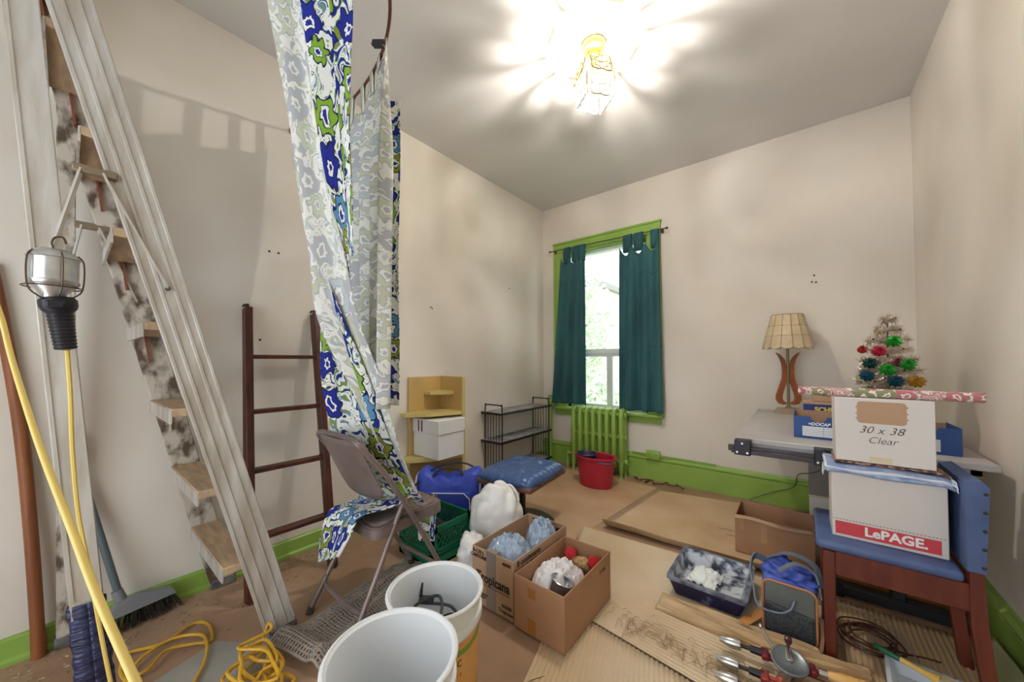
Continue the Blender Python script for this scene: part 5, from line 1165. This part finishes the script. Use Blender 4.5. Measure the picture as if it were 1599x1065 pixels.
b.prism(poly, -.0004, .0012); b.build('torn_window', M_kraft2, cbx, False)
for k, (x, z) in enumerate(((wx0, .99), (wx0, .965), (wx0, .945), (wx1, .995), (wx1, .972), (wx1, .95))):
    b = MB(); b.box((x-.004, CY0_-.0016, z-.003), (x+.004, CY0_-.0006, z+.003)); b.build('torn_tab', M_kraft2, cbx, False)
text_mesh('30 x 38', .040, facing_front(.232, CY0_-.001, .902), 'handwriting', M_ink, cbx, shear=.35, ext=.0004, bold=-.0006, sx=1.0)
text_mesh('Clear', .036, facing_front(.236, CY0_-.001, .863), 'handwriting', M_ink, cbx, shear=.3, ext=.0004, bold=-.0006)
b = MB(); b.box((.20, CY0_-.0012, CZ0+.006), (.262, CY0_-.0002, CZ0+.026)); b.build('masking_tape', mat('masking_tape', '#d9c9a6', .6), cbx, False)
# wrapping paper roll
M_rose = floral('rose_paper', 16.0, '#e9dfd3', ('#b65c6c', '#d09aa0', '#7f8458', '#c9788a'), '#8a7a6a', petals=5, fr=.42, fade=.10, fadec='#e9dfd3')
p0, p1 = Vector((-.012, 1.985, 1.044)), Vector((.490, 1.985, 1.042)); R_ = .0165
wr = thing('wrapping_paper_roll', 'rose patterned wrapping paper roll lying across the marked box', 'paper roll', tuple((p0+p1)/2-Vector((0, 0, R_))))
b = MB(); b.grid(lambda u, v: p0.lerp(p1, u)+Vector((0, R_*(1+.05*v)*math.cos(v*2*PI*1.02), R_*(1+.05*v)*math.sin(v*2*PI*1.02))), 40, 28, (.5, .11)); b.build('paper', M_rose, wr, True, .001, angle=60)
b = MB(); b.cyl(p0+Vector((.002, 0, 0)), p1-Vector((.002, 0, 0)), R_*.85, n=20); b.build('core', mat('roll_core', '#b98d86', .7), wr)

# ================================================================== THINGS ON THE FLOOR AT THE RIGHT
rc_ = thing('brown_cord', 'brown electrical cord coiled on the floor between chair legs', 'cord', (.19, 2.09, 0)); rr = random.Random(41); pts = []
for k in range(70):
    a = k*.62; R_ = .075+.02*math.sin(k*.37)+.008*rr.random(); pts.append((.205+R_*1.0*math.cos(a), 2.085+R_*1.0*math.sin(a), .012+.0006*k+.006*rr.random()))
pts += [(.25, 2.06, .03), (.30, 2.09, .015), (.36, 2.115, .012), (.40, 2.12, .012)]
b = MB(); b.tube(smooth_path(pts, 5), .0032, 6); b.build('cable', mat('brown_cable', '#4e2a1e', .45), rc_)
b = MB(); b.tube(smooth_path([(.10, 2.26, .05), (.17, 2.24, .055), (.235, 2.19, .066), (.29, 2.12, .070), (.335, 2.06, .016)], 6), .003, 6); tag(b.build('mauve_cord', mat('mauve_cable', '#7d6a72', .45)), 'thin mauve cord arching over the brown coil', 'cord')
b = MB(); b.tube(smooth_path([(.045, 1.93, .13), (.05, 1.90, .08), (.042, 1.87, .03), (.03, 1.855, .012)], 5), 0, flat=(.006, .002)); tag(b.build('leather_strap', mat('tan_strap', '#8a5a44', .6)), 'short tan strap hanging beside the front chair leg', 'strap')
# yellow-green pad against the right baseboard
b = MB(); b.grid(lambda u, v: (.50+.075*u, 1.95+.36*v, .012+.07*u*u+.008*(1+math.sin(v*5))), 10, 14); tag(b.build('plastic_strip', mat('olive_film', '#a9aa7c', .3), None, True, .003, angle=180), 'curled olive plastic strip lying along the right baseboard', 'strip')

def wheel_parts(t, X, Mw, Mst):
    b = MB(); b.lathe([(.001, 0), (.048, 0), (.052, -.003), (.056, 0), (.057, .006), (.052, .009), (.047, .006), (.012, .006), (.010, .012), (.001, .012)], 40, Mw); b.build('gear_wheel', mat('wheel_grey', '#8f969a', .35, .6, hex2='#6e7579', vscale=9), t)
    b = MB(Mw); b.box((-.010, -.008, .012), (.010, .048, .017), .003); b.build('crank', Mst, t)
    b = MB(); b.lathe([(.006, .017), (.005, .03), (.009, .036), (.013, .05), (.011, .062), (.001, .066)], 14, Mw@T(0, .042, 0)); b.build('crank_knob', mat('knob_dark_red', '#4a1f26', .3), t)
    b = MB(X); b.cyl((-.03, .01, .035), (-.075, .05, .095), .0055, .0055, 8); b.ball((-.077, .052, .098), .009, 10, 6); b.build('side_handle', Mst, t)
def hand_drill(org, rz, label, woodhex, framehex, wheel=True):
    t = thing('hand_drill', label, 'hand drill', org, rz, 'hand drills on the cardboard'); X = T(*org)@RZ(rz)
    Mf = mat('drill_frame_'+framehex[1:], framehex, .4, .4); Mst = mat('drill_steel', '#c2c0bb', .25, .9); Mbl = mat('drill_black', '#2b2a30', .4, .4)
    b = MB(); b.lathe([(.001, -.03), (.009, -.028), (.013, -.015), (.018, .0), (.020, .02), (.019, .042), (.012, .046), (.001, .046)], 18, X@T(-.19, 0, .03)@RY(PI/2)); b.build('chuck', Mst, t)
    b = MB(X); b.cyl((-.145, 0, .03), (-.11, 0, .03), .007, n=10); b.cyl((-.115, 0, .03), (-.07, 0, .03), .012, .014, 12); b.build('spindle', Mbl, t)
    b = MB(X); b.tube([(-.07, 0, .03), (.09, 0, .03)], .008, 10); b.tube([(-.075, -.02, .03), (.08, -.02, .03)], 0, flat=(.004, .006)); b.box((-.08, -.028, .02), (-.055, .022, .042), .004); b.box((.065, -.028, .02), (.085, .022, .042), .004); b.build('frame', Mf, t)
    b = MB(); b.lathe([(.001, 0), (.013, 0), (.021, .010), (.021, .016), (.001, .016)], 20, X@T(-.035, 0, .03)@RY(PI/2)); b.build('pinion', Mf, t)
    Mw = X@T(.005, -.02, .045)@RX(.28)
    if wheel: wheel_parts(t, X, Mw, Mst)
    b = MB(); b.lathe([(.014, 0), (.014, .025), (.001, .026)], 14, X@T(.09, 0, .03)@RY(PI/2)); b.build('ferrule', Mst, t)
    b = MB(); b.lathe([(.012, 0), (.015, .01), (.020, .04), (.021, .07), (.019, .075), (.021, .08), (.019, .085), (.021, .09), (.017, .12), (.012, .135), (.001, .138)], 18, X@T(.115, 0, .03)@RY(PI/2)); b.build('wooden_handle', mat('drill_wood_'+woodhex[1:], woodhex, .4), t)
    return t
hand_drill((-.058, 1.70, .022), .14, 'hand drill with pale wooden handle and grey gear wheel', '#d9a860', '#7c2f34')
hand_drill((-.052, 1.595, .010), .10, 'hand drill with salmon red handle under the grey gear wheel', '#c2604c', '#a8483e', False)
hand_drill((-.045, 1.515, .010), .12, 'hand drill with dark wine red handle before the other two', '#5a2a30', '#3c3a40', False)

# pale tray with scraper brush
gt = thing('paint_tray', 'pale grey plastic tray at the foot of the blue-seated chair', 'tray', (.33, 1.88, 0)); XG = T(.348, 1.775, .012)@RZ(-.08)
M_gt = mat('pale_grey_plastic', '#c3c8d2', .35)
ou = rrect(-.135, .095, -.19, .19, .02, 4); iu = rrect(-.123, .083, -.178, .178, .016, 4); lo_ = rrect(-.11, .07, -.165, .165, .018, 4); n_ = len(ou)
b = MB(XG); b.add([(x, y, 0) for x, y in lo_]+[(x, y, .05) for x, y in ou]+[(x, y, .052) for x, y in iu]+[(x, y, .006) for x, y in rrect(-.103, .063, -.158, .158, .016, 4)], ringfaces(0, 1)+ringfaces(1, 2)+ringfaces(2, 3)+[tuple(range(n_-1, -1, -1)), tuple(range(3*n_, 4*n_))]); b.build('body', M_gt, gt)
b = MB(XG); b.add([(x, y, .0085) for x, y in rrect(-.09, .05, -.14, .14, .02, 4)], [tuple(range(n_))]); b.build('well_floor', M_gt, gt, False)
bs = thing('paint_brush', 'wooden paint brush with green tipped handle across the pale tray', 'brush', (.30, 1.92, .06)); q0, q1 = Vector((.197, 1.96, .082)), Vector((.335, 1.905, .072)); dq = (q1-q0).normalized()
b = MB(); b.tube([q0, q0+dq*.006, q0+dq*.03, q0+dq*.075], [.005, .009, .0105, .0105], 12); b.build('green_grip', mat('green_grip', '#1e5a3c', .35), bs)
b = MB(); b.tube([q0+dq*.075, q0+dq*.11, q0+dq*.145, q0+dq*.17], [.0105, .0095, .012, .020], 12); b.build('handle', mat('yellow_wood', '#dcb25c', .4), bs)
b = MB(); M_q = Matrix.Translation(q0+dq*.165)@dq.to_track_quat('Z', 'Y').to_matrix().to_4x4(); b.xf = M_q; b.box((-.032, -.010, 0), (.032, .010, .06), .005); b.build('head', mat('beige_head', '#d8c3a0', .5), bs)
